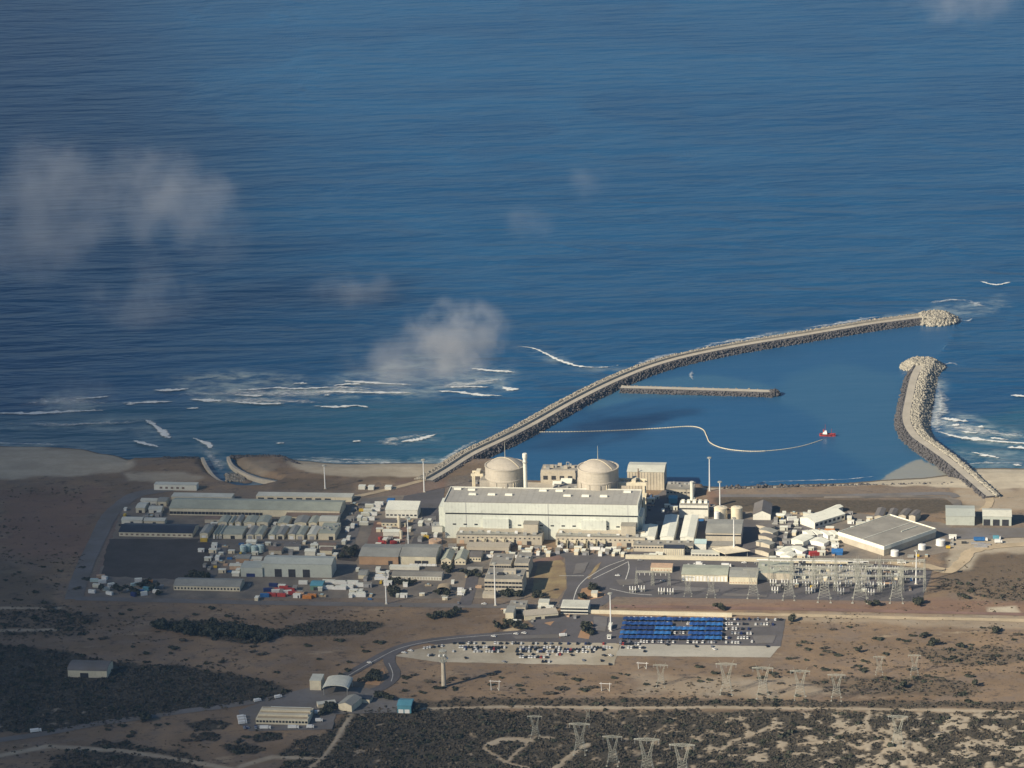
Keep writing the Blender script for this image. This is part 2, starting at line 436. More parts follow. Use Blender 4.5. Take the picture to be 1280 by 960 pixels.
Z = np.minimum(Z, Zc); Z = np.where(di > -3, np.maximum(Z, SEA - 1.5 + 3.2 * sstep(-3, 5, di)), Z)
Z += .12 * (fbm(X / 5, Y / 5, 9, 2) - 1.0)
sand = np.maximum(paint(PX, PY, SANDP, wob), gap); dark = np.maximum(cov, paint(PX, PY, DARKP, wob))
red = paint(PX, PY, REDP, wob); grey = paint(PX, PY, GREYP, wob)
def gridfaces(ny, nx):
    i = np.arange(ny * nx).reshape(ny, nx)
    return np.stack([i[:-1, :-1], i[:-1, 1:], i[1:, 1:], i[1:, :-1]], -1).reshape(-1, 4)
me = npmesh('ground', np.stack([X, Y, Z], -1).reshape(-1, 3), gridfaces(*shp), [], smooth=True)
at1 = me.color_attributes.new('soil', 'FLOAT_COLOR', 'POINT')
at1.data.foreach_set('color', np.stack([sand, dark, red, grey], -1).astype(np.float32).ravel())
def ground_mat():
    m, nt, b = nodes_of('ground_soil'); g = N(nt, 'NewGeometry'); P = g.outputs['Position']
    A = N(nt, 'Attribute'); A.attribute_name = 'soil'
    sep = N(nt, 'SeparateColor'); nt.links.new(A.outputs['Color'], sep.inputs[0])
    n1 = noise(nt, P, .010, 6, .6); n2 = noise(nt, scaled(nt, P, (.035, .05, .05)), 1, 5, .65); n3 = noise(nt, P, .3, 5, .7); n4 = noise(nt, P, 1.1, 3, .6)
    col = mixc(nt, (.178, .128, .083), (.285, .206, .132), ramp(nt, n1, .35, .65))
    col = mixc(nt, col, (.205, .16, .122), ramp(nt, n2, .42, .68))
    col = mixc(nt, col, (.34, .27, .185), ramp(nt, noise(nt, scaled(nt, P, (.02, .05, .05)), 1, 6, .7), .56, .74))
    col = mixc(nt, col, (.085, .070, .058), ramp(nt, noise(nt, scaled(nt, P, (.07, .09, .1)), 1, 7, .78), .53, .66))
    col = mixc(nt, col, (.09, .072, .055), ramp(nt, n3, .58, .70))
    col = mixc(nt, col, (.22, .13, .095), sep.outputs[2])
    gm = N(nt, 'Math', operation='MULTIPLY'); nt.links.new(A.outputs['Alpha'], gm.inputs[0]); gm.inputs[1].default_value = .85
    col = mixc(nt, col, mixc(nt, (.15, .135, .12), (.235, .205, .17), ramp(nt, n3, .4, .62)), gm.outputs[0])
    col = mixc(nt, col, mixc(nt, (.058, .052, .040), (.10, .086, .064), ramp(nt, n3, .4, .65)), sep.outputs[1])
    col = mixc(nt, col, mixc(nt, (.42, .37, .28), (.55, .49, .37), ramp(nt, n2, .35, .7)), sep.outputs[0])
    col = mixc(nt, col, (.07, .055, .04), ramp(nt, n4, .66, .82))
    sz = N(nt, 'SeparateXYZ'); nt.links.new(P, sz.inputs[0]); col = mixc(nt, col, (.135, .115, .085), ramp(nt, sz.outputs[2], -4.3, -4.9))     # wet sand at the water line
    nt.links.new(col, b.inputs['Base Color']); b.inputs['Roughness'].default_value = .95; b.inputs['Specular IOR Level'].default_value = .1
    bp = N(nt, 'Bump'); bp.inputs['Distance'].default_value = .5; bp.inputs['Strength'].default_value = .8
    nt.links.new(n3, bp.inputs['Height']); nt.links.new(bp.outputs[0], b.inputs['Normal']); return m
me.materials.append(ground_mat())
struct(link('ground', me))

# ---- sea
sx = lines(-760, 1000, 6.0, -12000, 12000); sy = lines(2600, 4000, 5.0, 2300, 16000)
X2, Y2 = np.meshgrid(sx, sy); P2, Q2 = to_px(X2, Y2, SEA)
wob2 = (fbm(X2 / 60, Y2 / 60, 77, 4) - .5) * 2
dl2 = -sdist(X2, Y2, landW)
HARB = [(560, 590), (600, 560), (665, 530), (765, 482), (860, 448), (991, 425), (1090, 408), (1200, 398), (1170, 450), (1130, 460), (1130, 520), (1150, 560), (1215, 600), (1200, 620), (560, 620)]
calm = paint(P2, Q2, [(HARB, 6, 1.0)], wob2 * 0)
SHAL = [([(-900, 500), (0, 515), (250, 505), (420, 500), (600, 505), (640, 520), (610, 545), (560, 600), (-900, 600)], 26, .75),
        ([(1230, 520), (1300, 500), (1900, 500), (1900, 600), (1190, 600), (1180, 560)], 20, .7)]
HSH = [([(1107, 600), (1085, 585), (1040, 560), (1020, 520), (960, 500), (985, 470), (1050, 455), (1128, 470), (1135, 530), (1160, 565), (1225, 610), (1107, 610)], 16, .55),
       ([(1095, 604), (1108, 591), (1130, 578), (1150, 572), (1200, 592), (1220, 610)], 6, 1.3),
       ([(740, 500), (775, 480), (850, 470), (890, 468), (950, 478), (980, 490), (900, 497), (800, 498), (735, 514)], 6, .8)]
TURB = [([(415, 470), (520, 440), (625, 452), (650, 465), (640, 490), (560, 498), (430, 490)], 14, .6), ([(190, 470), (300, 460), (420, 478), (500, 484), (520, 494), (380, 500), (240, 500)], 12, .9),
        ([(40, 500), (90, 485), (130, 510), (60, 516)], 8, .85), ([(1175, 545), (1180, 520), (1205, 515), (1240, 530), (1300, 548), (1300, 560), (1220, 552)], 8, .8),
        ([(860, 440), (930, 425), (1000, 410), (1060, 405), (1100, 395), (1150, 385), (1150, 393), (1000, 420), (880, 442)], 7, .6), ([(1150, 390), (1170, 380), (1235, 378), (1250, 372), (1260, 380), (1215, 396)], 8, .55),
        ([(250, 560), (268, 580), (300, 606), (330, 606), (300, 592), (282, 572), (262, 556), (240, 548)], 6, .7), ([(-900, 545), (0, 550), (100, 556), (150, 566), (100, 566), (-900, 560)], 6, .6), ([(1190, 590), (1200, 578), (1290, 576), (1290, 590)], 5, .4), ([(350, 575), (400, 572), (560, 570), (560, 580), (400, 582)], 5, .7), ([(-60, 530), (60, 528), (190, 524), (230, 548), (190, 552), (120, 538), (-60, 538)], 8, .55), ([(1165, 470), (1180, 470), (1180, 520), (1168, 545), (1160, 520)], 6, .7), ([(490, 556), (520, 546), (560, 540), (555, 552), (510, 558)], 6, .6), ([(1190, 560), (1300, 565), (1300, 580), (1210, 578)], 6, .5), ([(640, 436), (690, 440), (730, 458), (790, 460), (730, 466), (680, 452)], 5, .35)]
shal = np.clip(paint(P2, Q2, SHAL, wob2 * .6) * (1 - calm), 0, 1)
hsh = paint(P2, Q2, HSH, wob2 * .4) * calm
turb = paint(P2, Q2, TURB, wob2)
swl = 1.1 * (fbm((X2 + .35 * Y2) / 190, Y2 / 58, 21, 2) - .5) * 2 * (1 - calm) * sstep(10, 140, dl2)
me = npmesh('sea', np.stack([X2, Y2, SEA + swl * 1.3], -1).reshape(-1, 3), gridfaces(*X2.shape), [], smooth=True)
a2 = me.color_attributes.new('water', 'FLOAT_COLOR', 'POINT')
a2.data.foreach_set('color', np.stack([shal, calm, turb, np.clip(hsh, 0, 2)], -1).astype(np.float32).ravel())
def sea_mat():
    m, nt, b = nodes_of('sea_water'); g = N(nt, 'NewGeometry'); P = g.outputs['Position']
    A = N(nt, 'Attribute'); A.attribute_name = 'water'; sep = N(nt, 'SeparateColor'); nt.links.new(A.outputs['Color'], sep.inputs[0])
    def mp(sx_, sy_, rot=.12):
        n = N(nt, 'Mapping'); n.inputs['Scale'].default_value = (1 / sx_, 1 / sy_, 1); n.inputs['Rotation'].default_value = (0, 0, rot)
        nt.links.new(P, n.inputs['Vector']); return n.outputs[0]
    big = noise(nt, mp(210, 60), 1, 3, .5); mid = noise(nt, mp(80, 26, -.1), 1, 3, .5); fine = noise(nt, mp(22, 9, .25), 1, 3, .55)
    wide = noise(nt, mp(900, 400), 1, 4, .55)
    col = mixc(nt, (.007, .057, .142), (.011, .080, .182), ramp(nt, wide, .3, .7))
    col = mixc(nt, col, (.024, .098, .152), sep.outputs[0])
    col = mixc(nt, col, (.017, .086, .188), sep.outputs[1])
    hs = N(nt, 'Clamp'); nt.links.new(A.outputs['Alpha'], hs.inputs[0])
    col = mixc(nt, col, (.040, .122, .205), hs.outputs[0])
    h2 = ramp(nt, A.outputs['Alpha'], 1.0, 1.35); col = mixc(nt, col, (.27, .27, .23), h2)
    tn = noise(nt, mp(30, 20), 1, 6, .7)
    tm = N(nt, 'Math', operation='MULTIPLY'); nt.links.new(sep.outputs[2], tm.inputs[0]); nt.links.new(ramp(nt, tn, .38, .72), tm.inputs[1])
    col = mixc(nt, col, (.38, .45, .43), tm.outputs[0])
    nt.links.new(col, b.inputs['Base Color']); b.inputs['Roughness'].default_value = .30; b.inputs['IOR'].default_value = 1.33; b.inputs['Specular IOR Level'].default_value = .4
    inv = N(nt, 'Math', operation='MULTIPLY_ADD'); nt.links.new(sep.outputs[1], inv.inputs[0]); inv.inputs[1].default_value = -.86; inv.inputs[2].default_value = 1.0
    prev = None
    for h, d in ((big, 10.0), (mid, 5.0), (fine, 1.1)):
        bp = N(nt, 'Bump'); bp.inputs['Distance'].default_value = d
        nt.links.new(inv.outputs[0], bp.inputs['Strength']); nt.links.new(h, bp.inputs['Height'])
        if prev: nt.links.new(prev.outputs[0], bp.inputs['Normal'])
        prev = bp
    nt.links.new(prev.outputs[0], b.inputs['Normal']); return m
me.materials.append(sea_mat()); struct(link('sea', me))

# ---- surf: ragged white water lying on the sea, thickest at the breaking crest
def foam_mat(name, lo, hi):
    m, nt, b = nodes_of(name); g = N(nt, 'NewGeometry'); P = g.outputs['Position']
    b.inputs['Base Color'].default_value = (.78, .80, .76, 1); b.inputs['Roughness'].default_value = .9
    n = noise(nt, scaled(nt, P, (.16, .30, .3)), 1, 5, .7); uv = N(nt, 'Attribute'); uv.attribute_name = 'edge'
    s = N(nt, 'Math', operation='ADD'); nt.links.new(n, s.inputs[0]); nt.links.new(uv.outputs['Fac'], s.inputs[1])
    nt.links.new(ramp(nt, s.outputs[0], lo, hi), b.inputs['Alpha']); M[name] = m
foam_mat('foam', .62, .95); foam_mat('foam_thin', .78, 1.35)
def surf(pts, width, m='foam', h=.5, n=8):
    """one breaker: a low ridge of white water with a ragged trailing edge"""
    P = smooth_line([at(x, y, SEA) for x, y in pts], n); rows = 5; V = []; E = []
    L = len(P)
    for i, p in enumerate(P):
        d = (P[min(i + 1, L - 1)] - P[max(i - 1, 0)]).normalized(); nn = Vector((-d.y, d.x, 0)); t = i / (L - 1)
        w = width * (.45 + .75 * random.random()) * (math.sin(math.pi * min(max(t, .04), .96)) ** .5)
        for k in range(rows):
            u = k / (rows - 1); q = p + nn * (u - .35) * w
            V.append((q.x, q.y, SEA + .75 + h * math.sin(math.pi * min(u * 1.6, 1))))
            E.append(.55 * math.sin(math.pi * u) * (math.sin(math.pi * t) ** .35) if 0 < t < 1 else 0)
    F = [(i * rows + k, (i + 1) * rows + k, (i + 1) * rows + k + 1, i * rows + k + 1) for i in range(L - 1) for k in range(rows - 1)]
    return V, F, E, m
def surf_object(name, lst):
    V = []; F = []; E = []
    for v, f, e, m in lst:
        o = len(V); V += v; F += [tuple(i + o for i in q) for q in f]; E += e
    me = npmesh(name, V, F, lst[0][3], smooth=True)
    a = me.attributes.new('edge', 'FLOAT', 'POINT'); a.data.foreach_set('value', np.asarray(E, np.float32))
    o = link(name, me); return struct(o, 'stuff')
B = []
for pts, w in [([(-60, 517), (0, 517.5), (40, 518), (100, 515), (137, 513.5)], 13), ([(86, 500), (120, 498), (140, 496)], 8), ([(150, 505), (185, 504), (217, 503)], 10), ([(191, 488.5), (215, 489), (240, 486)], 12),
               ([(236, 500), (262, 502), (278, 502)], 14), ([(278, 501), (300, 504), (330, 506), (360, 505)], 9), ([(283, 487), (310, 488), (345, 486), (375, 487), (420, 485), (470, 487)], 9), ([(385, 490), (430, 491), (470, 492), (523, 492)], 11),
               ([(415, 483), (440, 481), (452, 482)], 8), ([(366, 481), (375, 480), (384, 481)], 8), ([(424, 477), (470, 480), (518, 482)], 10), ([(232, 512), (250, 511)], 7), ([(290, 494), (318, 496), (330, 495)], 10), ([(340, 505), (352, 506)], 8), ([(388, 508), (420, 510), (445, 508), (462, 511)], 9), ([(405, 495), (412, 495)], 8), ([(440, 553), (452, 552)], 8), ([(344, 555), (356, 555)], 6), ([(1200, 540), (1222, 543)], 9), ([(1236, 548), (1262, 551)], 8), ([(1222, 570), (1246, 572)], 8), ([(588, 461.5), (610, 464), (645, 466.5)], 14), ([(628, 484), (636, 488), (650, 487)], 16), ([(545, 490), (570, 491), (600, 495), (630, 495.5)], 12), ([(555, 485), (590, 484.5), (615, 485)], 8),
               ([(500, 553), (515, 552), (530, 549), (548, 543)], 12), ([(180, 525), (195, 535), (206, 546), (212, 549)], 12), ([(165, 551), (180, 556), (200, 560)], 9), ([(240, 548), (258, 556), (262, 562)], 10), ([(156, 507), (170, 506)], 8),
               ([(640, 433), (665, 436), (682, 443), (700, 452), (725, 459), (755, 460), (775, 457)], 7), ([(1175, 524), (1190, 526), (1212, 528)], 13), ([(1171, 540), (1195, 547), (1225, 551), (1290, 556), (1400, 562)], 12), ([(1190, 532), (1200, 533)], 12),
               ([(1258, 560), (1275, 561), (1300, 563)], 10), ([(1262, 495), (1275, 496), (1300, 498)], 8), ([(1224, 352), (1245, 357), (1264, 353)], 9), ([(1222, 534), (1230, 535)], 9), ([(1214, 566), (1232, 570), (1250, 574)], 7), ([(1265, 582), (1278, 583)], 7)]:
    B.append(surf(pts, w * 1.25))
surf_object('breaking_surf', B)
T = []
for pts, w in [([(-60, 530), (30, 531), (75, 533), (110, 531), (155, 530), (185, 527)], 26), ([(200, 496), (280, 494), (360, 495), (440, 491), (520, 488)], 60), ([(250, 503), (330, 503), (420, 505)], 40), ([(540, 487), (590, 482), (640, 474)], 55), ([(1175, 532), (1215, 540), (1290, 550)], 55), ([(20, 508), (80, 504), (140, 506)], 55), ([(1206, 375), (1220, 382), (1232, 384)], 26), ([(860, 440), (900, 430), (940, 424), (985, 413)], 26), ([(1000, 412), (1060, 404), (1110, 394)], 22),
               ([(1168, 470), (1172, 500), (1166, 530), (1172, 545)], 30), ([(1160, 381), (1190, 376), (1210, 378)], 22), ([(790, 462), (820, 450), (850, 441)], 26), ([(600, 548), (560, 570), (540, 588)], 20), ([(352, 573), (380, 576), (420, 579), (470, 580), (520, 579), (560, 576)], 16), ([(362, 571), (440, 576), (520, 576)], 9),
               ([(-100, 552), (0, 555), (60, 557), (110, 561)], 14), ([(1203, 582), (1240, 580), (1290, 581)], 14), ([(865, 464), (862, 470), (866, 476)], 9), ([(252, 560), (262, 572), (270, 584), (280, 593)], 22), ([(905, 605), (1000, 602), (1060, 600), (1105, 595)], 7),
               ([(505, 555), (490, 552), (540, 543)], 30), ([(420, 360), (470, 355)], 10), ([(1195, 400), (1210, 402), (1216, 398)], 10), ([(1176, 458), (1190, 455), (1196, 458)], 12)]:
    T.append(surf(pts, w, 'foam_thin', .3))
surf_object('washed_foam', T)
# ------------------------------------------------------------ harbour walls
_CUBE = np.array([[-1, -1, -1], [1, -1, -1], [1, 1, -1], [-1, 1, -1], [-1, -1, 1], [1, -1, 1], [1, 1, 1], [-1, 1, 1]], float) * .5
_CF = np.array([[3, 2, 1, 0], [4, 5, 6, 7], [0, 1, 5, 4], [1, 2, 6, 5], [2, 3, 7, 6], [3, 0, 4, 7]])
def rand_rot(n):
    q = NR.normal(size=(n, 4)); q /= np.linalg.norm(q, axis=1)[:, None]; w, x, y, z = q.T
    return np.stack([1 - 2 * (y * y + z * z), 2 * (x * y - z * w), 2 * (x * z + y * w), 2 * (x * y + z * w), 1 - 2 * (x * x + z * z), 2 * (y * z - x * w),
                     2 * (x * z - y * w), 2 * (y * z + x * w), 1 - 2 * (x * x + y * y)], -1).reshape(n, 3, 3)
def blocks(name, pos, size, m, parent=None):
    n = len(pos); pos = np.asarray(pos); s = size[0] + (size[1] - size[0]) * NR.random(n)
    v = (_CUBE[None] * s[:, None, None] * (.7 + .6 * NR.random((n, 1, 3)))) @ rand_rot(n) + pos[:, None, :]
    f = (_CF[None] + (np.arange(n) * 8)[:, None, None]).reshape(-1, 4)
    o = link(name, npmesh(name, v.reshape(-1, 3), f, m), parent); return struct(o, 'stuff')
def breakwater(name, label, path, crest, hw, sl_left, sl_right, nb, m_left, m_right, head_r=0, parapet=0, n=8, bsz=(1.0, 2.2), road='crest_road', headm='pale_rock', nhead=700, taper=False, shl=0, shr=0):
    """crest height, half width of crest, slope run on either side (left/right looking along the path)"""
    P = smooth_line([at(x, y, crest) for x, y in path], n); L = len(P)
    root = thing(name, label, 'breakwater', (P[0].x, P[0].y, 0)); o0 = P[0].copy(); o0.z = 0
    core = MB(); rd = MB(); V = []; RV = []; frames = []
    for i, p in enumerate(P):
        d = (P[min(i + 1, L - 1)] - P[max(i - 1, 0)]).normalized(); nn = Vector((-d.y, d.x, 0)); frames.append((p, nn, d))
        bot = -11.0; q = p - o0
        tp = (.35 + .65 * min(1, i / L * 1.6)) if taper else 1; kl = sl_left * (crest - bot) / (crest - SEA); kr = tp * sl_right * (crest - bot) / (crest - SEA)
        for off, z in ((hw + shl + kl, bot), (hw + shl, crest), (-hw - shr * tp, crest), (-hw - shr * tp - kr, bot)):
            c = q + nn * off; V.append((c.x, c.y, z))
        for off in (hw - .6, -hw + .6):
            c = q + nn * off; RV.append((c.x, c.y, crest + .12))
    F = [(i * 4 + k + 4, i * 4 + k, i * 4 + k + 1, i * 4 + k + 5) for i in range(L - 1) for k in range(3)]
    F += [(0, 1, 2, 3), (4 * L - 1, 4 * L - 2, 4 * L - 3, 4 * L - 4)]
    core.add(V, F); core.obj('rubble_core', 'dark_rock', root)
    rd.add(RV, [(2 * i, 2 * i + 2, 2 * i + 3, 2 * i + 1) for i in range(L - 1)]); ro = rd.obj('crest_road', road, root)
    if ro.data.polygons[0].normal.z < 0: ro.data.flip_normals()
    if parapet:
        w = MB()
        for i in range(L - 1):
            (p, nn, d), (p2, n2, d2) = frames[i], frames[i + 1]
            vs = []
            for pp, nv in ((p, nn), (p2, n2)):
                a = pp - o0 + nv * parapet; b = pp - o0 + nv * (parapet + (1.2 if parapet > 0 else -1.2))
                vs += [(a.x, a.y, crest), (b.x, b.y, crest), (b.x, b.y, crest + 2.2), (a.x, a.y, crest + 2.2)]
            w.add(vs, [(0, 4, 7, 3), (1, 2, 6, 5), (3, 7, 6, 2), (0, 3, 2, 1), (4, 5, 6, 7)])
        w.obj('parapet_wall', 'crest_road', root)
    for side, run, m, cnt in ((1, sl_left, m_left, nb[0]), (-1, sl_right, m_right, nb[1])):
        if not cnt: continue
        pos = []
        for _ in range(cnt):
            t = random.random() * (L - 1.001); i = int(t); p = frames[i][0].lerp(frames[i + 1][0], t - i) - o0; nn = frames[i][1]
            k = (.35 + .65 * min(1, t / L * 1.6)) if taper and side < 0 else 1; sh = shl if side > 0 else shr; v_ = random.uniform(0, sh + run * 1.12) if sh else random.uniform(.06, 1.12) * run
            u = max(0, (v_ - sh) / run); c = p + nn * side * (hw + .8 + v_ * k); pos.append((c.x, c.y, crest - u * (crest - SEA) + random.uniform(-.4, .5 if side * (shl or .1) > 0 or sh else .1)))
        blocks('armour_blocks', pos, bsz, m, root)
    if head_r:
        p, nn, d = frames[-1]; c = p - o0; pos = []
        h = MB(); h.lathe(c.x, c.y, [(head_r * 1.5, -11), (head_r * .6, crest), (.1, crest + .02)], 20); h.obj('head_mound', 'dark_rock', root)
        for _ in range(nhead):
            a = random.uniform(0, 2 * math.pi); r = head_r * 1.12 * math.sqrt(random.random())
            z = crest - max(0, (r / head_r - .62) / .5) * (crest - SEA) + random.uniform(-.2, 1.2)
            pos.append((c.x + r * math.cos(a), c.y + r * math.sin(a), z))
        blocks('head_blocks', pos, (1.5, 3.0), headm, root)
    return root
breakwater('harbour_breakwater', 'long curved rock breakwater with a pale crest road, sheltering the seaward side of the harbour',
           [(536, 600), (560, 586), (590, 567), (630, 548), (665, 530), (715, 502), (765, 477), (812, 458), (860, 444.5), (925, 431.5), (991, 420.5), (1045, 411.5), (1090, 404), (1140, 397.5), (1168, 394)],
           1.2, 4.6, 10, 7.5, (7000, 2400), 'rock', 'dark_rock', 25, parapet=3.6, shl=7, headm='pale_rock', nhead=1300)
breakwater('harbour_breakwater', 'short hooked rock breakwater with thick pale armour on its outer flank, at the harbour mouth',
           [(1238, 620), (1215, 600), (1188, 577), (1164, 559.5), (1143, 544), (1133, 524), (1136, 500), (1143, 470), (1153, 452)],
           2.0, 4.6, 6, 10, (900, 5500), 'dark_rock', 'pale_rock', 22, bsz=(1.1, 2.3), nhead=1500, taper=True, shr=8)
breakwater('harbour_jetty', 'straight narrow concrete jetty branching off the long breakwater into the harbour',
           [(776, 483.5), (830, 485), (900, 487), (968, 489)], -.6, 5.0, 4, 4, (250, 420), 'rock', 'dark_rock', 5.5, bsz=(.7, 1.4), headm='dark_rock', nhead=40)['category'] = 'jetty'

# floating boom across the harbour, each float a bead on one line
bp = smooth_line([at(x, y, SEA) for x, y in [(672, 540.5), (720, 540), (770, 538.5), (820, 536), (862, 533.5), (878, 537), (883, 545), (888, 554), (905, 561), (935, 564.5), (965, 563.5), (1000, 558.5), (1028, 550)]], 14)
fb = MB()
for i in range(len(bp) - 1):
    a, b = bp[i], bp[i + 1]; n_ = max(1, int((b - a).length / 4.2))
    for k in range(n_):
        p = a.lerp(b, (k + .12) / n_); q = a.lerp(b, (k + .88) / n_); p.z = q.z = SEA + .45; fb.bar(p, q, 1.0 if i < len(bp) * .8 else .55, seg=6)
    a2_, b2_ = a.copy(), b.copy(); a2_.z = b2_.z = SEA + .3; fb.bar(a2_, b2_, .18)
tag(fb.obj('floating_boom', 'cream_paint'), 'pale floating boom line curving across the harbour water to the red boat', 'boom')

# red boat
bt = thing('harbour_boat', 'small red harbour boat with a white wheelhouse, afloat at the end of the boom', 'boat', at(1034, 545, SEA), R(-14))
h = MB(); sec = [(-8.0, 1.9, 2.3), (-5, 2.5, 2.1), (0, 2.7, 2.0), (4, 2.3, 2.4), (7, 1.1, 3.1), (8.6, .1, 3.6)]
vs = []
for x, w, t in sec: vs += [(x, -w * .55, -.8), (x, w * .55, -.8), (x, w, t), (x, -w, t)]
fs = [(0, 3, 2, 1)[::-1], tuple(range(20, 24))]
for i in range(5):
    for k in range(4): fs.append((i * 4 + k, i * 4 + (k + 1) % 4, i * 4 + 4 + (k + 1) % 4, i * 4 + 4 + k)[::-1])
h.add(vs, fs); h.obj('hull', 'red_paint', bt)
d = MB(); d.box(-2.2, 0, 2.0, 4.6, 3.2, 2.0, top=(.9, .9)); d.box(-1.6, 0, 4.0, 2.6, 2.4, 1.7, top=(.85, .9)); d.obj('wheelhouse', 'white_paint', bt)
MB().box(-.42, 0, 4.5, .5, 2.2, .8).obj('window', 'glass', bt)
d = MB(); d.box(-3.8, 0, 4.6, 1.2, 1.2, 2.6, top=(.8, .8)); d.obj('funnel', 'red_paint', bt)
d = MB(); d.bar((-2, 0, 5.6), (-2, 0, 12.5), .35); d.bar((-2, -1.4, 10.3), (-2, 1.4, 10.3), .25); d.obj('mast', 'red_paint', bt); MB().bar((4.5, 0, 2.6), (4.5, 0, 8.0), .35).obj('mast', 'red_paint', bt)
d = MB(); d.prism([(-2.9, 2.1), (-2.5, 2.1), (-2.5, 2.5), (-2.9, 2.5)], -7, 3.5, 'x'); d.prism([(2.5, 2.1), (2.9, 2.1), (2.9, 2.5), (2.5, 2.5)], -7, 3.5, 'x'); d.obj('fender', 'tyre', bt)

# ------------------------------------------------------------ buildings
def front(x0, x1, yb, z=0.0):
    """front centre, width and heading of a building whose front foot runs from x0 to x1 in the picture"""
    c = at((x0 + x1) / 2, yb, z); m, my, mz = metres((x0 + x1) / 2, yb); return c, (x1 - x0) * m, m, my, mz
_WIN = {}
def window_mesh(w, h, m='glass'):
    k = (round(w, 2), round(h, 2), m)
    if k not in _WIN:
        me = MB().box(0, 0, 0, w, .24, h).v; b = MB().box(0, 0, 0, w, .24, h)
        msh = bpy.data.meshes.new('window'); msh.from_pydata(b.v, [], b.f); msh.materials.append(M[m]); _WIN[k] = msh
    return _WIN[k]
def bld(name, label, cat, x0, x1, yb, dep, h, roof='flat', wall='cream_wall', rm='grey_roof', rise=None, wins=(), doors=(), rim=0, vents=0, rz=None, group=None, over=.4, back_low=0, z=0.0, ext=()):
    """a building with its front foot along the picture row yb; depth, height in metres"""
    c, w, m, my, mz = front(x0, x1, yb, z); rz = YAW if rz is None else rz
    ax = Vector((math.cos(rz), math.sin(rz), 0)); ay = Vector((-ax.y, ax.x, 0)); w = w / max(.5, math.cos(rz))
    root = thing(name, label, cat, c + ay * (dep / 2), rz, group); d2, w2 = dep / 2, w / 2
    b = MB(); r = MB()
    if roof == 'flat':
        b.box(0, 0, 0, w, dep, h)
        if rim: r.box(0, 0, h - .02, w - 2 * rim, dep - 2 * rim, .07)
        else: r.box(0, 0, h, w + over, dep + over, .35)
    elif roof == 'gx':           # ridge along the front
        q = rise or dep * .18
        b.prism([(-d2, 0), (d2, 0), (d2, h), (0, h + q), (-d2, h)], -w2, w2, 'x')
        for s in (-1, 1): r.prism([(s * (d2 + over), h - q * over / d2 + .03), (0, h + q + .03), (0, h + q + .33), (s * (d2 + over), h - q * over / d2 + .33)], -w2 - over, w2 + over, 'x')
    elif roof == 'gy':           # gable faces the front
        q = rise or w * .2
        b.prism([(-w2, 0), (w2, 0), (w2, h), (0, h + q), (-w2, h)], -d2, d2, 'y')
        for s in (-1, 1): r.prism([(s * (w2 + over), h - q * over / w2 + .03), (0, h + q + .03), (0, h + q + .33), (s * (w2 + over), h - q * over / w2 + .33)], -d2 - over, d2 + over, 'y')
    elif roof == 'shed':         # high at the back
        q = rise or dep * .1
        b.prism([(-d2, 0), (d2, 0), (d2, h + q), (-d2, h)], -w2, w2, 'x')
        r.prism([(-d2 - over, h + .03), (d2 + over, h + q + .03), (d2 + over, h + q + .35), (-d2 - over, h + .35)], -w2 - over, w2 + over, 'x')
    elif roof in ('arch', 'archy'):
        s_ = d2 if roof == 'arch' else w2; q = rise or s_ * .35
        pr = [(s_ * math.cos(t), h + q * math.sin(t)) for t in [math.pi * k / 10 for k in range(11)]]
        b.prism([(-s_, 0), (s_, 0)] + pr, *((-w2, w2, 'x') if roof == 'arch' else (-d2, d2, 'y')))
        inn = [(s_ * math.cos(t), h + q * math.sin(t) + .04) for t in [math.pi * k / 10 for k in range(11)]]
        pr2 = [(s_ * 1.02 * math.cos(t), h + q * math.sin(t) * 1.02 + .34) for t in [math.pi * k / 10 for k in range(11)]]
        r.prism(pr2 + inn[::-1], *((-w2 - over, w2 + over, 'x') if roof == 'arch' else (-d2 - over, d2 + over, 'y')))
    b.obj('wall', wall, root); ro = r.obj('roof', rm, root)
    for (zz, hh, n, ww, *mm) in wins:
        me = window_mesh(ww, hh, mm[0] if mm else 'glass'); a0, a1 = (mm[1], mm[2]) if len(mm) > 2 else (0.0, 1.0)
        for k in range(n): link('window', me, root, (-w2 + w * (a0 + (a1 - a0) * (k + .5) / n), -d2, zz))
    for (fx, ww, hh, *mm) in doors:
        MB().box(-w2 + w * fx, -d2, .0, ww, .3, hh).obj('door', mm[0] if mm else 'dark_opening', root)
    for k in range(vents):
        fx = (k + .5) / vents + random.uniform(-.1, .1) / vents; vz = h + (.35 if roof == 'flat' else (rise or dep * .18) * .5)
        MB().box(-w2 + w * fx, dep * random.uniform(-.25, .3), vz, random.uniform(1.5, 3), random.uniform(1.5, 2.6), random.uniform(1.2, 2)).obj('roof_vent', 'steel', root)
    for f in ext: f(root, w, dep, h)
    return root

# ---- turbine hall
c, w, m, my, mz = front(555.5, 797.5, 674.5)
HD, HH = 43.0, 35.5
ax = Vector((math.cos(YAW), math.sin(YAW), 0)); ay = Vector((-ax.y, ax.x, 0))
def hall_pt(u, v, z=0.0): return c_h + ax * u + ay * v + Vector((0, 0, z))      # u from the left end, v behind the front
c_h = c - ax * (w / 2); HW = w
hall = thing('turbine_hall', 'huge pale turbine hall with a dark band along its front and flat grey roof', 'power station', hall_pt(HW / 2, HD / 2), YAW)
b = MB(); b.box(0, 0, 0, HW, HD, 23.4).box(0, 0, 25.2, HW + 1.2, HD + 1.2, HH - 25.2); b.obj('wall', 'hall_clad', hall)
MB().box(0, .0, 23.4, HW - 1.4, HD - 1.4, 1.8).obj('dark_band', 'dark_band', hall)
r = MB(); r.box(0, 0, HH - .05, HW - .4, HD - .4, .1); r.obj('roof', 'hall_roof', hall)
for s in (-1, 1):
    MB().box(s * (HW / 2 + .25), 0, HH, .7, HD + 1.2, .9).obj('parapet', 'white_wall', hall)
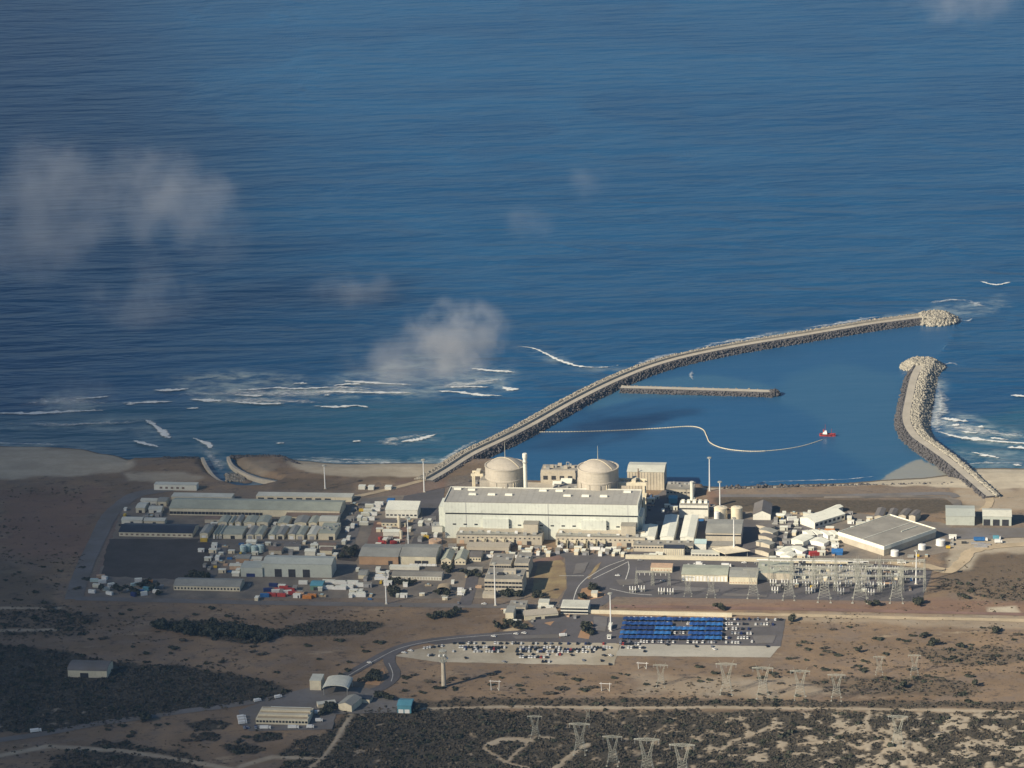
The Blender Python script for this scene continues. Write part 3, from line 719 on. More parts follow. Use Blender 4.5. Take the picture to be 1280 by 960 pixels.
MB().box(0, HD / 2 + .25, HH, HW - .3, .8, .9).obj('parapet', 'white_wall', hall)
MB().box(0, -HD / 2 - .3, HH, HW - .3, .5, .35).obj('parapet', 'flat_roof', hall)
vm = MB().box(0, 0, 0, 7.0, 3.0, 1.6, top=(.96, .8)).obj('roof_vent', 'white_roof', hall, (-HW * .37, 1, HH + .06))
for fx, fy in [(-.27, 1), (-.18, 1), (.125, 1), (.22, 1), (.315, 1), (-.46, 16), (-.385, 14), (-.01, 15), (.075, 15), (.43, 15)]:
    o = vm.copy(); COL.objects.link(o); o.location = (HW * fx, fy, HH + .06)
for x in (-.387, .04, .452): MB().box(x * HW, -HD / 2 - .62, 25.2, .5, .12, HH - 25.3).box(x * HW, -HD / 2 - .02, 0.1, .5, .12, 23.2).obj('expansion_joint', 'grey_paint', hall)
wm = window_mesh(3.2, 1.3)
for k in range(17):
    link('window', wm, hall, (-HW / 2 + 9 + k * (HW - 17) / 16, -HD / 2, 13.2))
for a, b_ in ((.20, .335), (.71, .84)):
    MB().box(-HW / 2 + HW * (a + b_) / 2 , -HD / 2 - 1.2, 10.5, HW * (b_ - a), 2.5, 9.6).obj('front_bay', 'hall_clad', hall)
MB().box(-HW / 2 - 4.2, HD / 2 - 13, 0, 8.0, 26, 25).obj('end_block', 'hall_clad', hall)
MB().box(HW / 2 + 1.6, 4, 0, 3.2, 26, 20).obj('stair_tower', 'hall_clad', hall)
for k in range(5): MB().box(HW / 2 + .61, -14 + k * 7, 26.5, .2, 3.0, 5.5).obj('louvre', 'dark_band', hall)

# ---- annexes along the hall front
def annex(label, u0, u1, tower_u, dep, mirror):
    p = hall_pt((u0 + u1) / 2, -dep / 2 - .3); wd = u1 - u0
    root = thing('hall_annex', label, 'annex', p, YAW)
    b = MB(); b.box(0, 0, 0, wd, dep, 8.5); b.box(0, dep * .32, 8.5, wd * .97, dep * .34, 2.6); b.obj('wall', 'beige_wall', root)
    MB().box(0, -dep * .17, 8.5, wd + .5, dep * .64, .45).obj('roof', 'flat_roof', root)
    t = MB(); t.box(tower_u - (u0 + u1) / 2, dep * .2, 8.9, 13.5, 9.5, 9.2); t.obj('stair_tower', 'beige_wall', root)
    MB().box(tower_u - (u0 + u1) / 2, dep * .2, 18.1, 14.1, 10.1, .6).obj('tower_roof', 'flat_roof', root)
    me = window_mesh(1.5, 1.2, 'dark_opening')
    for k in range(int(wd / 4.4)):
        link('window', me, root, (-wd / 2 + 2.4 + k * 4.4, -dep / 2, 5.6))
    for k in range(int(wd / 9)):
        x = -wd / 2 + 5 + k * 9
        MB().box(x, -dep / 2, .05, 4.2, .3, 3.6).obj('door', 'dark_opening' if k % 3 else 'tan_paint', root)
    for k in range(9):
        x = -wd / 2 + 4 + k * wd / 9.3
        MB().box(x, random.uniform(-dep * .35, dep * .05), 8.95, random.uniform(2, 4.5), random.uniform(1.6, 3), random.uniform(1.2, 2.6)).obj('air_unit', 'white_paint' if k % 3 == 0 else 'steel', root)
    d = MB()
    for k in range(4): d.bar((-wd / 2 + 2, -dep / 2 + 1.5 + k * 1.4, 9.6 + .2 * k), (wd * .2, -dep / 2 + 1.5 + k * 1.4, 9.6 + .2 * k), .5, seg=6)
    d.obj('pipe_run', 'galvanised', root)
annex('beige equipment annex with roof plant at the left end of the turbine hall front', 13, 93, 82, 15, 0)
annex('beige equipment annex with roof plant at the right end of the turbine hall front', 106, 189, 173, 15, 0)
# transformer pens in front of each annex
def pens(label, u0, n, grp):
    for k in range(n):
        t = thing('power_transformer', label, 'transformer', hall_pt(u0 + k * 9.2, -20.5), YAW, grp)
        b = MB(); b.box(-3.6, 0, 0, .5, 8, 6.2).box(0, 3.8, 0, 7, .5, 6.2); b.obj('blast_wall', 'cream_wall', t)
        b = MB(); b.box(0, 0, .5, 4.4, 4.2, 3.2); b.box(0, 0, 3.7, 3.0, 2.2, .6); b.bar((-1.3, 1.2, 4.4), (1.3, 1.2, 4.4), 1.1, seg=8); b.obj('tank', 'grey_paint', t)
        b = MB()
        for q in range(5): b.box(-1.6 + .8 * q, -2.5, .7, .35, .7, 2.6)
        b.obj('radiator', 'steel', t)
        b = MB()
        for q in (-1, 0, 1): b.bar((q * 1.1, -.4, 4.2), (q * 1.35, -.8, 6.3), .35, .22, seg=6)
        b.obj('bushing', 'tan_paint', t)
pens('grey transformer in a walled pen before the left annex of the turbine hall', 36, 4, 'transformers before the left annex')
pens('grey transformer in a walled pen before the right annex of the turbine hall', 112, 5, 'transformers before the right annex')

# ---- reactors
def reactor(label, px, py_base, mast, rail):
    p = at(px, py_base, 0); rr = 19.3; hc = 52.6
    root = thing('reactor_building', label, 'reactor', p, YAW)
    MB().lathe(0, 0, [(rr, 0), (rr, 40.2), (rr + .35, 40.5), (rr + .35, 42.0), (rr, 42.3), (rr, hc - .8), (rr + .5, hc - .5), (rr + .5, hc + .6), (rr - .9, hc + .6), (rr - .9, hc + .1), (rr - 1.5, hc + .1)], 64).obj('cylinder_wall', 'reactor_concrete', root)
    prof = []
    for k in range(9):
        t = k / 8 * math.pi / 2; prof.append(((rr - 1.2) * math.cos(t) + .01, hc + .05 + 7.6 * math.sin(t) ** 1.0 * (1 - .0) if False else hc + .05 + 6.6 * (1 - (math.cos(t)) ** 2)))
    dm = MB(); dm.lathe(0, 0, prof, 64); o = dm.obj('dome', 'reactor_concrete', root); o.data.polygons.foreach_set('use_smooth', [True] * len(o.data.polygons))
    b = MB()
    for k in range(12):
        a = 2 * math.pi * k / 12 + .15; b.box(math.cos(a) * (rr + .25), math.sin(a) * (rr + .25), 0,   .9, 2.2, 40.2, rot=a)
    b.obj('buttress', 'reactor_concrete', root)
    b = MB(); b.bar((0, 0, hc + 5), (0, 0, hc + 6 + mast), .9, .35, seg=6); b.bar((0, 0, hc + 5), (0, 0, hc + 7), 1.8, .9, seg=6); b.obj('lightning_mast', 'galvanised', root)
    b = MB(); prev = None
    for k in range(17):
        t = math.pi * (k / 16) - math.pi / 2; q = Vector(((rr - 1.2) * math.sin(t) * .8, -(rr - 1.2) * math.sin(t) * .55, hc + .5 + 6.6 * (1 - .97 * math.sin(t)**2))); 
        if prev is not None: b.bar(prev, q, .5)
        prev = q
    b.obj('dome_ladder', 'cream_paint', root)
    b = MB()
    for a in (-1.05, -1.9): b.bar(((rr + .3) * math.cos(a), (rr + .3) * math.sin(a), 0), ((rr + .3) * math.cos(a), (rr + .3) * math.sin(a), 40), .8)
    b.obj('wall_ladder', 'cream_paint', root)
    return root
reactor('round domed beige reactor building with the slim stack beside it, nearer the long breakwater', 633.5, 646.5, 17, 0)
reactor('round domed beige reactor building between the intake block and the tall ribbed hall', 748.8, 649.5, 15, 1)
st = thing('vent_stack', 'slim pale vent stack rising against the side of the left reactor', 'stack', at(658.3, 654, 0), YAW)
MB().lathe(0, 0, [(2.0, 0), (1.8, 64.5), (1.7, 64.5)], 16).obj('shaft', 'white_wall', st)
MB().lathe(0, 0, [(2.1, 64.5), (2.3, 65.5), (2.3, 69), (1.9, 69.5)], 16).obj('cap', 'white_wall', st)
MB().lathe(0, 0, [(2.6, 60.5), (2.6, 61.2), (1.82, 61.2)], 16).obj('ring_platform', 'steel', st)
# fuel blocks behind the hall
for lab, px0, px1, yb, dd, hh in [('tall windowless beige block joined to the left side of the left reactor', 601, 614, 652, 20, 41), ('low beige auxiliary block between the reactors behind the turbine hall', 690, 724, 652, 26, 29)]:
    bld('auxiliary_block', lab, 'building', px0, px1, yb, dd, hh, 'flat', 'reactor_concrete', 'flat_roof', rim=.8, vents=3)
bld('auxiliary_shed', 'white pitched shed beyond the turbine hall roof, left of the right reactor', 'shed', 701, 714, 610, 14, 5, 'gx', 'white_wall', 'white_roof')
bld('auxiliary_shed', 'second lower white shed beside the intake block, close to the turbine hall roof', 'shed', 691, 701, 614, 12, 6, 'gx', 'white_wall', 'white_roof')
def gantry_frame(label, px0, px1, py, hh, sp, m='cream_paint', legs=2, th=1.6):
    c_, w_, *_ = front(px0, px1, py); root = thing('portal_gantry', label, 'gantry', c_, YAW)
    for s in (-1, 1):
        b = MB()
        for q in (-1, 1): b.box(s * w_ / 2, q * sp / 2, 0, th, th, hh)
        b.box(s * w_ / 2, 0, hh * .5, th * .7, sp - th, th * .7); b.obj('leg_frame', m, root)
    b = MB()
    for q in (-1, 1): b.box(0, q * sp / 2, hh, w_ + th * 2.2, th, th * 1.4)
    for k in range(6): b.box(-w_ / 2 + w_ * k / 5, 0, hh + .2, th * .6, sp - th, th * .8)
    b.obj('girder', m, root); MB().box(w_ * .1, 0, hh + th * 1.4, 4, sp * 1.15, 2.2).obj('trolley', m, root)
    return root
gantry_frame('pale portal crane frame standing just left of the left reactor', 593.5, 604, 644, 41, 9)
gantry_frame('cream portal crane spanning the gap beside the right reactor, with ochre girders', 775, 806, 648, 35, 12, th=2.2)
# intake block on the quay
c_, w_, *_ = front(678, 722, 604)
root = thing('intake_building', 'flat intake pump building on the harbour quay between the two reactors', 'pump house', c_ + Vector((0, 13, SEA)), YAW)
MB().box(0, 0, -4, w_, 26, 19.5).box(0, -11, 15.5, w_ * .98, 3, 2.6).obj('wall', 'concrete', root); MB().box(0, 1.8, 15.5, w_ + .8, 22, .5).obj('roof', 'flat_roof', root)
for k in range(4): MB().box(-w_ * .36 + k * w_ * .235, -13, 8.6, 4.4, .4, 4.0).obj('bay_opening', 'dark_opening', root)
for k in range(9): MB().box(-w_ * .42 + k * w_ * .1, random.uniform(-4, 10), 16.0, random.uniform(2, 4), random.uniform(2, 3.5), random.uniform(1.5, 3.2)).obj('roof_unit', 'steel' if k % 2 else 'concrete', root)
b = MB(); b.bar((w_ * .2, 2, 16), (w_ * .2, 2, 22), .8); b.bar((w_ * .28, 2, 16), (w_ * .28, 2, 22), .8); b.bar((w_ * .2, 2, 22), (w_ * .28, 2, 22), .8); b.obj('lifting_frame', 'steel', root)
sheet('quay_apron', [(655, 603), (790, 606.5), (790, 618), (655, 612)], .03, 'concrete', 0); struct(COL.objects['quay_apron'])
q = MB(); a, b2 = at(655, 603.5, 0), at(790, 606.5, 0); dv = (b2 - a); mid = (a + b2) / 2
q.box(0, 0, -11, dv.length, 1.6, 11.4); tag(q.obj('quay_wall', 'concrete', None, (mid.x, mid.y, 0), math.atan2(dv.y, dv.x)), 'straight concrete quay wall holding back the harbour water behind the reactors', 'quay wall')
# ribbed tall hall right of the second reactor
rb = bld('pump_hall', 'tall beige ribbed hall with a pale low-pitched roof, right of the right reactor', 'hall', 784.5, 830, 612.5, 30, 18.5, 'gx', 'beige_wall', 'pale_roof', rise=2.2)
wv = front(784.5, 830, 612.5)[1]
for k in range(12): MB().box(-wv / 2 + wv * (k + .5) / 12, -15.1, .1, .5, .4, 18).obj('pilaster', 'beige_wall', rb)
MB().box(wv * .1 - wv * .3, -15.2, 13, 1.2, .6, 9).obj('flue', 'brown_roof', rb)
bld('pump_hall', 'low beige windowed hall with rooftop fans between the ribbed hall and the white chimney', 'hall', 833, 867, 622, 22, 8.5, 'flat', 'beige_wall', 'flat_roof', vents=7, wins=[(4.5, 1.2, 8, 2)])
ch = thing('chimney', 'plain pale square-topped chimney standing behind the boiler house by the harbour shore', 'chimney', at(865.2, 640, 0), YAW)
MB().lathe(0, 0, [(1.9, 0), (1.6, 29), (1.5, 29)], 14).obj('shaft', 'white_wall', ch); MB().lathe(0, 0, [(1.9, 29), (1.9, 30.6), (1.3, 30.6)], 14).obj('cap', 'white_wall', ch)
bh = bld('boiler_house', 'white boiler house with dark strip and roof vents, at the foot of the pale chimney', 'building', 849.5, 885, 647.5, 15, 12.5, 'flat', 'white_wall', 'flat_roof', rim=.6)
wv = front(849.5, 885, 647.5)[1]
MB().box(0, -7.55, 8.6, wv * .98, .3, 1.3).obj('dark_strip', 'dark_band', bh)
for k in range(5): MB().box(-wv * .4 + k * wv * .2, 2, 12.5, 3.2, 6, 2.2, top=(.9, .8)).obj('roof_vent', 'white_roof', bh)
# three white-roofed workshop bays in a fan
for lab, x0, x1, yb, dd in [('shortest of three parallel white ribbed roofs right of the turbine hall', 801, 818.5, 683, 33), ('middle of three parallel white ribbed roofs right of the turbine hall', 825.5, 842, 683.5, 62), ('right-hand one of three parallel white ribbed roofs beside the teal hut', 850.5, 867, 684, 62)]:
    bld('workshop_bay', lab, 'workshop', x0, x1, yb, dd, 9.5, 'gy', 'white_wall', 'white_roof', rise=.9, group='three white workshop bays')
wk = bld('workshop_annex', 'low beige workshop front with small windows across the foot of the three white bays', 'building', 792, 866, 690, 15, 6.2, 'flat', 'beige_wall', 'flat_roof', wins=[(3.6, 1.2, 20, 1.8)], vents=6)
bld('ribbed_store', 'cream store with closely ribbed front and dark flat top, set before the three white bays', 'store', 829.5, 855, 695.5, 10, 7.5, 'flat', 'cream_wall', 'dark_roof', wins=[(.2, 6.6, 11, .35, 'grey_paint')])
bld('hut', 'small pale teal-roofed hut in shade between the white bays and the grey workshop', 'hut', 868.5, 882.5, 688.5, 12, 7, 'gx', 'white_wall', 'pale_teal')
gw = bld('grey_workshop', 'large grey-roofed workshop with a dark window strip, left of the leaning cream canopy', 'workshop', 882.5, 926, 681, 38, 11.5, 'gx', 'beige_wall', 'grey_roof', rise=2, wins=[(8.6, 1.2, 10, 3.2)])
bld('lean_to', 'low grey lean-to roof along the foot of the grey workshop', 'shed', 883, 918, 687.5, 9, 4.2, 'shed', 'beige_wall', 'flat_roof', rise=1)
# ------------------------------------------------------------ roads, yards and car parks (sheets a few centimetres thick in the air)
def road(name, *a, **k): return struct(ribbon(name, *a, **k))
def yard(name, *a, **k): return struct(sheet(name, *a, **k))
yard('yard', [(150, 640), (160, 632), (205, 624), (430, 624), (462, 622), (545, 616), (552, 690), (690, 694), (660, 700), (655, 748), (110, 748), (135, 690)], .02, 'yard', 1.5)
yard('yard', [(800, 655), (930, 640), (1060, 640), (1100, 645), (1190, 655), (1185, 690), (1100, 704), (930, 702), (790, 697)], .02, 'yard', 1.5)
yard('forecourt', [(795, 640), (830, 612), (870, 622), (848, 648), (1000, 650), (1040, 660), (1010, 700), (780, 698)], .05, 'asphalt', .4)
yard('asphalt_yard', [(545, 688), (700, 690), (790, 696), (1060, 703), (1110, 706), (1165, 714), (1152, 752), (960, 749), (770, 746), (752, 758), (697, 757), (709, 735), (706, 697), (560, 695)], .06, 'asphalt', .4)
yard('asphalt_yard', [(505, 620), (556, 610), (552, 640), (554, 690), (510, 690), (524, 655), (530, 636), (500, 632)], .06, 'asphalt', .4)
yard('grass_field', [(672, 704), (700, 698), (706, 705), (708, 735), (697, 748), (664, 747), (668, 720)], .10, 'dry_grass', .8)
yard('bare_strip', [(664, 700), (700, 694), (705, 699), (672, 704)], .09, 'red_yard', .8)
yard('burnt_plot', [(136, 674), (277, 674), (273, 690), (266, 714), (238, 725), (126, 720)], .07, 'ash_ground', 1.5)
yard('red_yard', [(455, 690), (468, 652), (510, 652), (505, 690)], .07, 'red_yard', .6)
yard('burnt_plot', [(422, 700), (424, 688), (436, 680), (449, 683), (450, 692), (444, 702)], .08, 'ash_ground', .8)
yard('gravel_lot', [(492, 820), (512, 814), (545, 806), (600, 801), (700, 802.5), (768, 803.5), (775, 806), (768, 831.5), (640, 829.5), (545, 827.5)], .07, 'gravel', .8)
yard('gravel_lot', [(776, 804.5), (976, 808), (972, 811), (963, 822), (770, 820)], .10, 'pale_gravel', .5)
yard('car_park', [(655, 773), (700, 769.5), (740, 768), (764, 771.5), (982, 774), (976, 808), (775, 804.4), (700, 803), (600, 801.5), (545, 806), (535, 804), (600, 794), (645, 790), (668, 783)], .09, 'asphalt', .4)
for p, m in [([(691, 797), (706, 787), (709, 786), (700, 798)], 'red_yard'), ([(683, 778), (693, 776.5), (688, 782), (680, 779)], 'orange_soil'), ([(722, 797), (729, 780), (740, 777), (742, 781), (736, 799)], 'orange_soil'),
             ([(722, 748), (727, 736), (735, 734), (757, 743), (752, 747), (728, 751)], 'orange_soil'), ([(455, 855), (474, 840), (479, 834), (482, 842), (474, 857)], 'orange_soil'), ([(628, 789), (652, 778), (660, 785), (640, 790)], 'sand_soil'),
             ([(318, 884), (350, 873), (402, 872), (395, 884), (325, 890)], 'red_yard'), ([(733, 723), (745, 707), (752, 702), (748, 710), (737, 724)], 'dry_grass')]:
    yard('traffic_island', p, .16, m, .3)
road('site_road', [(95, 748), (300, 753), (450, 755.5), (600, 757.5), (700, 758)], 10, .05, 'old_asphalt', jit=.2)
road('dirt_road', [(735, 764), (900, 767), (1000, 769.5), (1150, 773), (1400, 778)], 7, .05, 'sand_soil', jit=.6)
road('site_road', [(760, 758), (950, 760.5), (1150, 765), (1400, 771)], 7, .06, 'red_yard', jit=.5)
road('perimeter_road', [(92, 749), (103, 715), (119, 680), (135, 648), (150, 632), (172, 618), (215, 611)], 16, .05, 'old_asphalt', jit=.5)
road('site_road', [(458, 627), (447, 652), (434, 688)], 9, .08, 'old_asphalt')
road('site_road', [(592, 714), (588, 735), (581, 757)], 11, .08, 'asphalt')
road('site_road', [(248, 676.5), (340, 677.5), (440, 679)], 8, .08, 'old_asphalt')
road('site_road', [(277, 677), (275, 695), (262, 722)], 10, .09, 'old_asphalt')
road('entry_road', [(-60, 932), (0, 925), (50, 918), (120, 905), (180, 897), (225, 890), (280, 883), (330, 875), (372, 866), (402, 859)], 9, .06, 'old_asphalt')
road('entry_road', [(395, 862), (421, 850), (450, 835), (480, 818), (507, 807), (545, 800), (600, 795), (650, 791), (700, 790)], 10, .11, 'asphalt')
road('entry_road', [(452, 866), (474, 861), (490, 850), (493, 840), (487, 828), (489, 818), (506, 808)], 10, .13, 'asphalt')
yard('gate_yard', [(298, 888), (355, 868), (402, 858), (458, 860), (478, 868), (522, 882), (500, 891), (420, 893), (415, 912), (312, 914), (300, 906)], .05, 'old_asphalt', .5)
for p in [[(735, 722), (757, 709), (781, 700)], [(741, 724), (770, 710), (784, 703)], [(785, 702), (786, 712), (779, 733)], [(762, 736), (790, 742), (815, 744)], [(699, 720), (730, 720)], [(715, 757), (722, 735), (735, 721)]]:
    road('road_marking', p, .8, .14, 'road_paint')
for p in [[(489, 852), (491, 842), (486, 829)], [(430, 848), (470, 825), (505, 809), (560, 799), (640, 792)]]: road('road_marking', p, .5, .20, 'road_paint')
road('shore_track', [(440, 622), (485, 612), (520, 603), (540, 597)], 7, .05, 'sand_soil', jit=.5)
road('shore_road', [(900, 620), (1000, 620), (1100, 619), (1180, 617), (1195, 622)], 9, .07, 'old_asphalt', jit=.3)
road('shore_track', [(1236, 619), (1237, 630), (1228, 638)], 8, .06, 'sand_soil', jit=.6)
for p in [[(1180, 620), (1192, 628), (1205, 640)], [(1030, 622), (1180, 622), (1198, 637)]]: road('shore_track', p, 6, .08, 'yard', jit=.4)
road('sand_track', [(1110, 703), (1160, 708), (1185, 714), (1205, 700), (1213, 690), (1240, 684), (1300, 680), (1500, 676)], 11, .06, 'sand_soil', jit=1.2)
yard('apron', [(1170, 660), (1290, 660), (1290, 672), (1185, 675)], .05, 'old_asphalt', .8)
yard('gravel_pad', [(990, 707.5), (1088, 709.5), (1088, 729), (990, 727)], .1, 'pale_gravel', .6)
for p in [[(770, 725), (800, 724), (806, 730), (775, 732)], [(840, 733), (900, 736), (898, 741), (842, 738)], [(720, 705), (736, 703), (730, 716), (716, 718)], [(640, 795), (700, 793), (698, 798), (645, 799)], [(905, 778), (965, 777), (962, 784), (908, 785)], [(940, 795), (970, 794), (966, 804), (945, 805)], [(515, 650), (545, 645), (546, 668), (518, 672)], [(820, 652), (860, 650), (858, 655), (822, 657)], [(955, 652), (995, 655), (985, 668), (958, 664)], [(905, 742), (960, 744), (958, 747), (903, 745)], [(742, 771), (760, 772), (757, 790), (744, 788)]]: yard('asphalt_patch', p, .1, 'old_asphalt', .5)
# outfall walls
def low_wall(name, label, cat, pts, h, w, m, z=0.0, n=6):
    P = smooth_line([at(x, y, z) for x, y in pts], n); o0 = P[0].copy(); b = MB()
    vs = []
    for i, p in enumerate(P):
        d = (P[min(i + 1, len(P) - 1)] - P[max(i - 1, 0)]).normalized(); nn = Vector((-d.y, d.x, 0)) * w / 2; q = p - o0
        vs += [(q.x + nn.x, q.y + nn.y, -9 if z < 0 else -.3), (q.x - nn.x, q.y - nn.y, -9 if z < 0 else -.3), (q.x - nn.x, q.y - nn.y, h), (q.x + nn.x, q.y + nn.y, h)]
    fs = [(i * 4 + k, i * 4 + 4 + k, i * 4 + 4 + (k + 1) % 4, i * 4 + (k + 1) % 4) for i in range(len(P) - 1) for k in range(4)]
    b.add(vs, fs + [(0, 1, 2, 3), tuple(range(len(vs) - 4, len(vs)))[::-1]]); o = b.obj(name, m, None, o0); return tag(o, label, cat)
low_wall('channel_wall', 'curved pale concrete wall along the left bank of the outfall channel', 'channel wall', [(253, 573), (259, 585), (269, 598), (284, 606), (304, 610.5), (326, 610)], 1.2, 3.0, 'concrete', -1.5)
low_wall('channel_wall', 'curved pale concrete wall along the right bank of the outfall channel', 'channel wall', [(285, 572), (290, 582), (303, 591), (322, 598.5), (345, 603)], 1.2, 3.0, 'concrete', -1.5)
blocks('rubble_heap', [tuple(at(random.uniform(283, 306), random.uniform(593, 602), -4.4)) for _ in range(260)], (1.2, 2.6), 'rock')
blocks('shore_rocks', [tuple(at(x, 573.3 + random.uniform(-.8, .8), -3.5)) for x in np.linspace(205, 248, 220)] + [tuple(at(x, 571.2 + random.uniform(-.7, .7), -3.5)) for x in np.linspace(288, 350, 260)] + [tuple(at(352 + t * 28, 571.5 + t * 13 + random.uniform(-1, 1), -2.5)) for t in NR.random(240)]
       + [tuple(at(x, 609 + random.uniform(-1.5, 1.5) - (x - 900) * .012, -1.2)) for x in NR.uniform(900, 1190, 150)], (1.2, 2.8), 'dark_rock')
low_wall('boundary_wall', 'long cream wall between the workshops and the open asphalt, ending at the switchyard', 'wall', [(782, 698), (900, 700.3), (1060, 704.5)], 3.4, 3.0, 'cream_wall', n=2)
low_wall('boundary_wall', 'long pale wall running along the top edge of the blue shaded car park', 'wall', [(735, 766.5), (800, 768.2), (915, 771)], 3.2, 1.2, 'cream_wall', n=2)

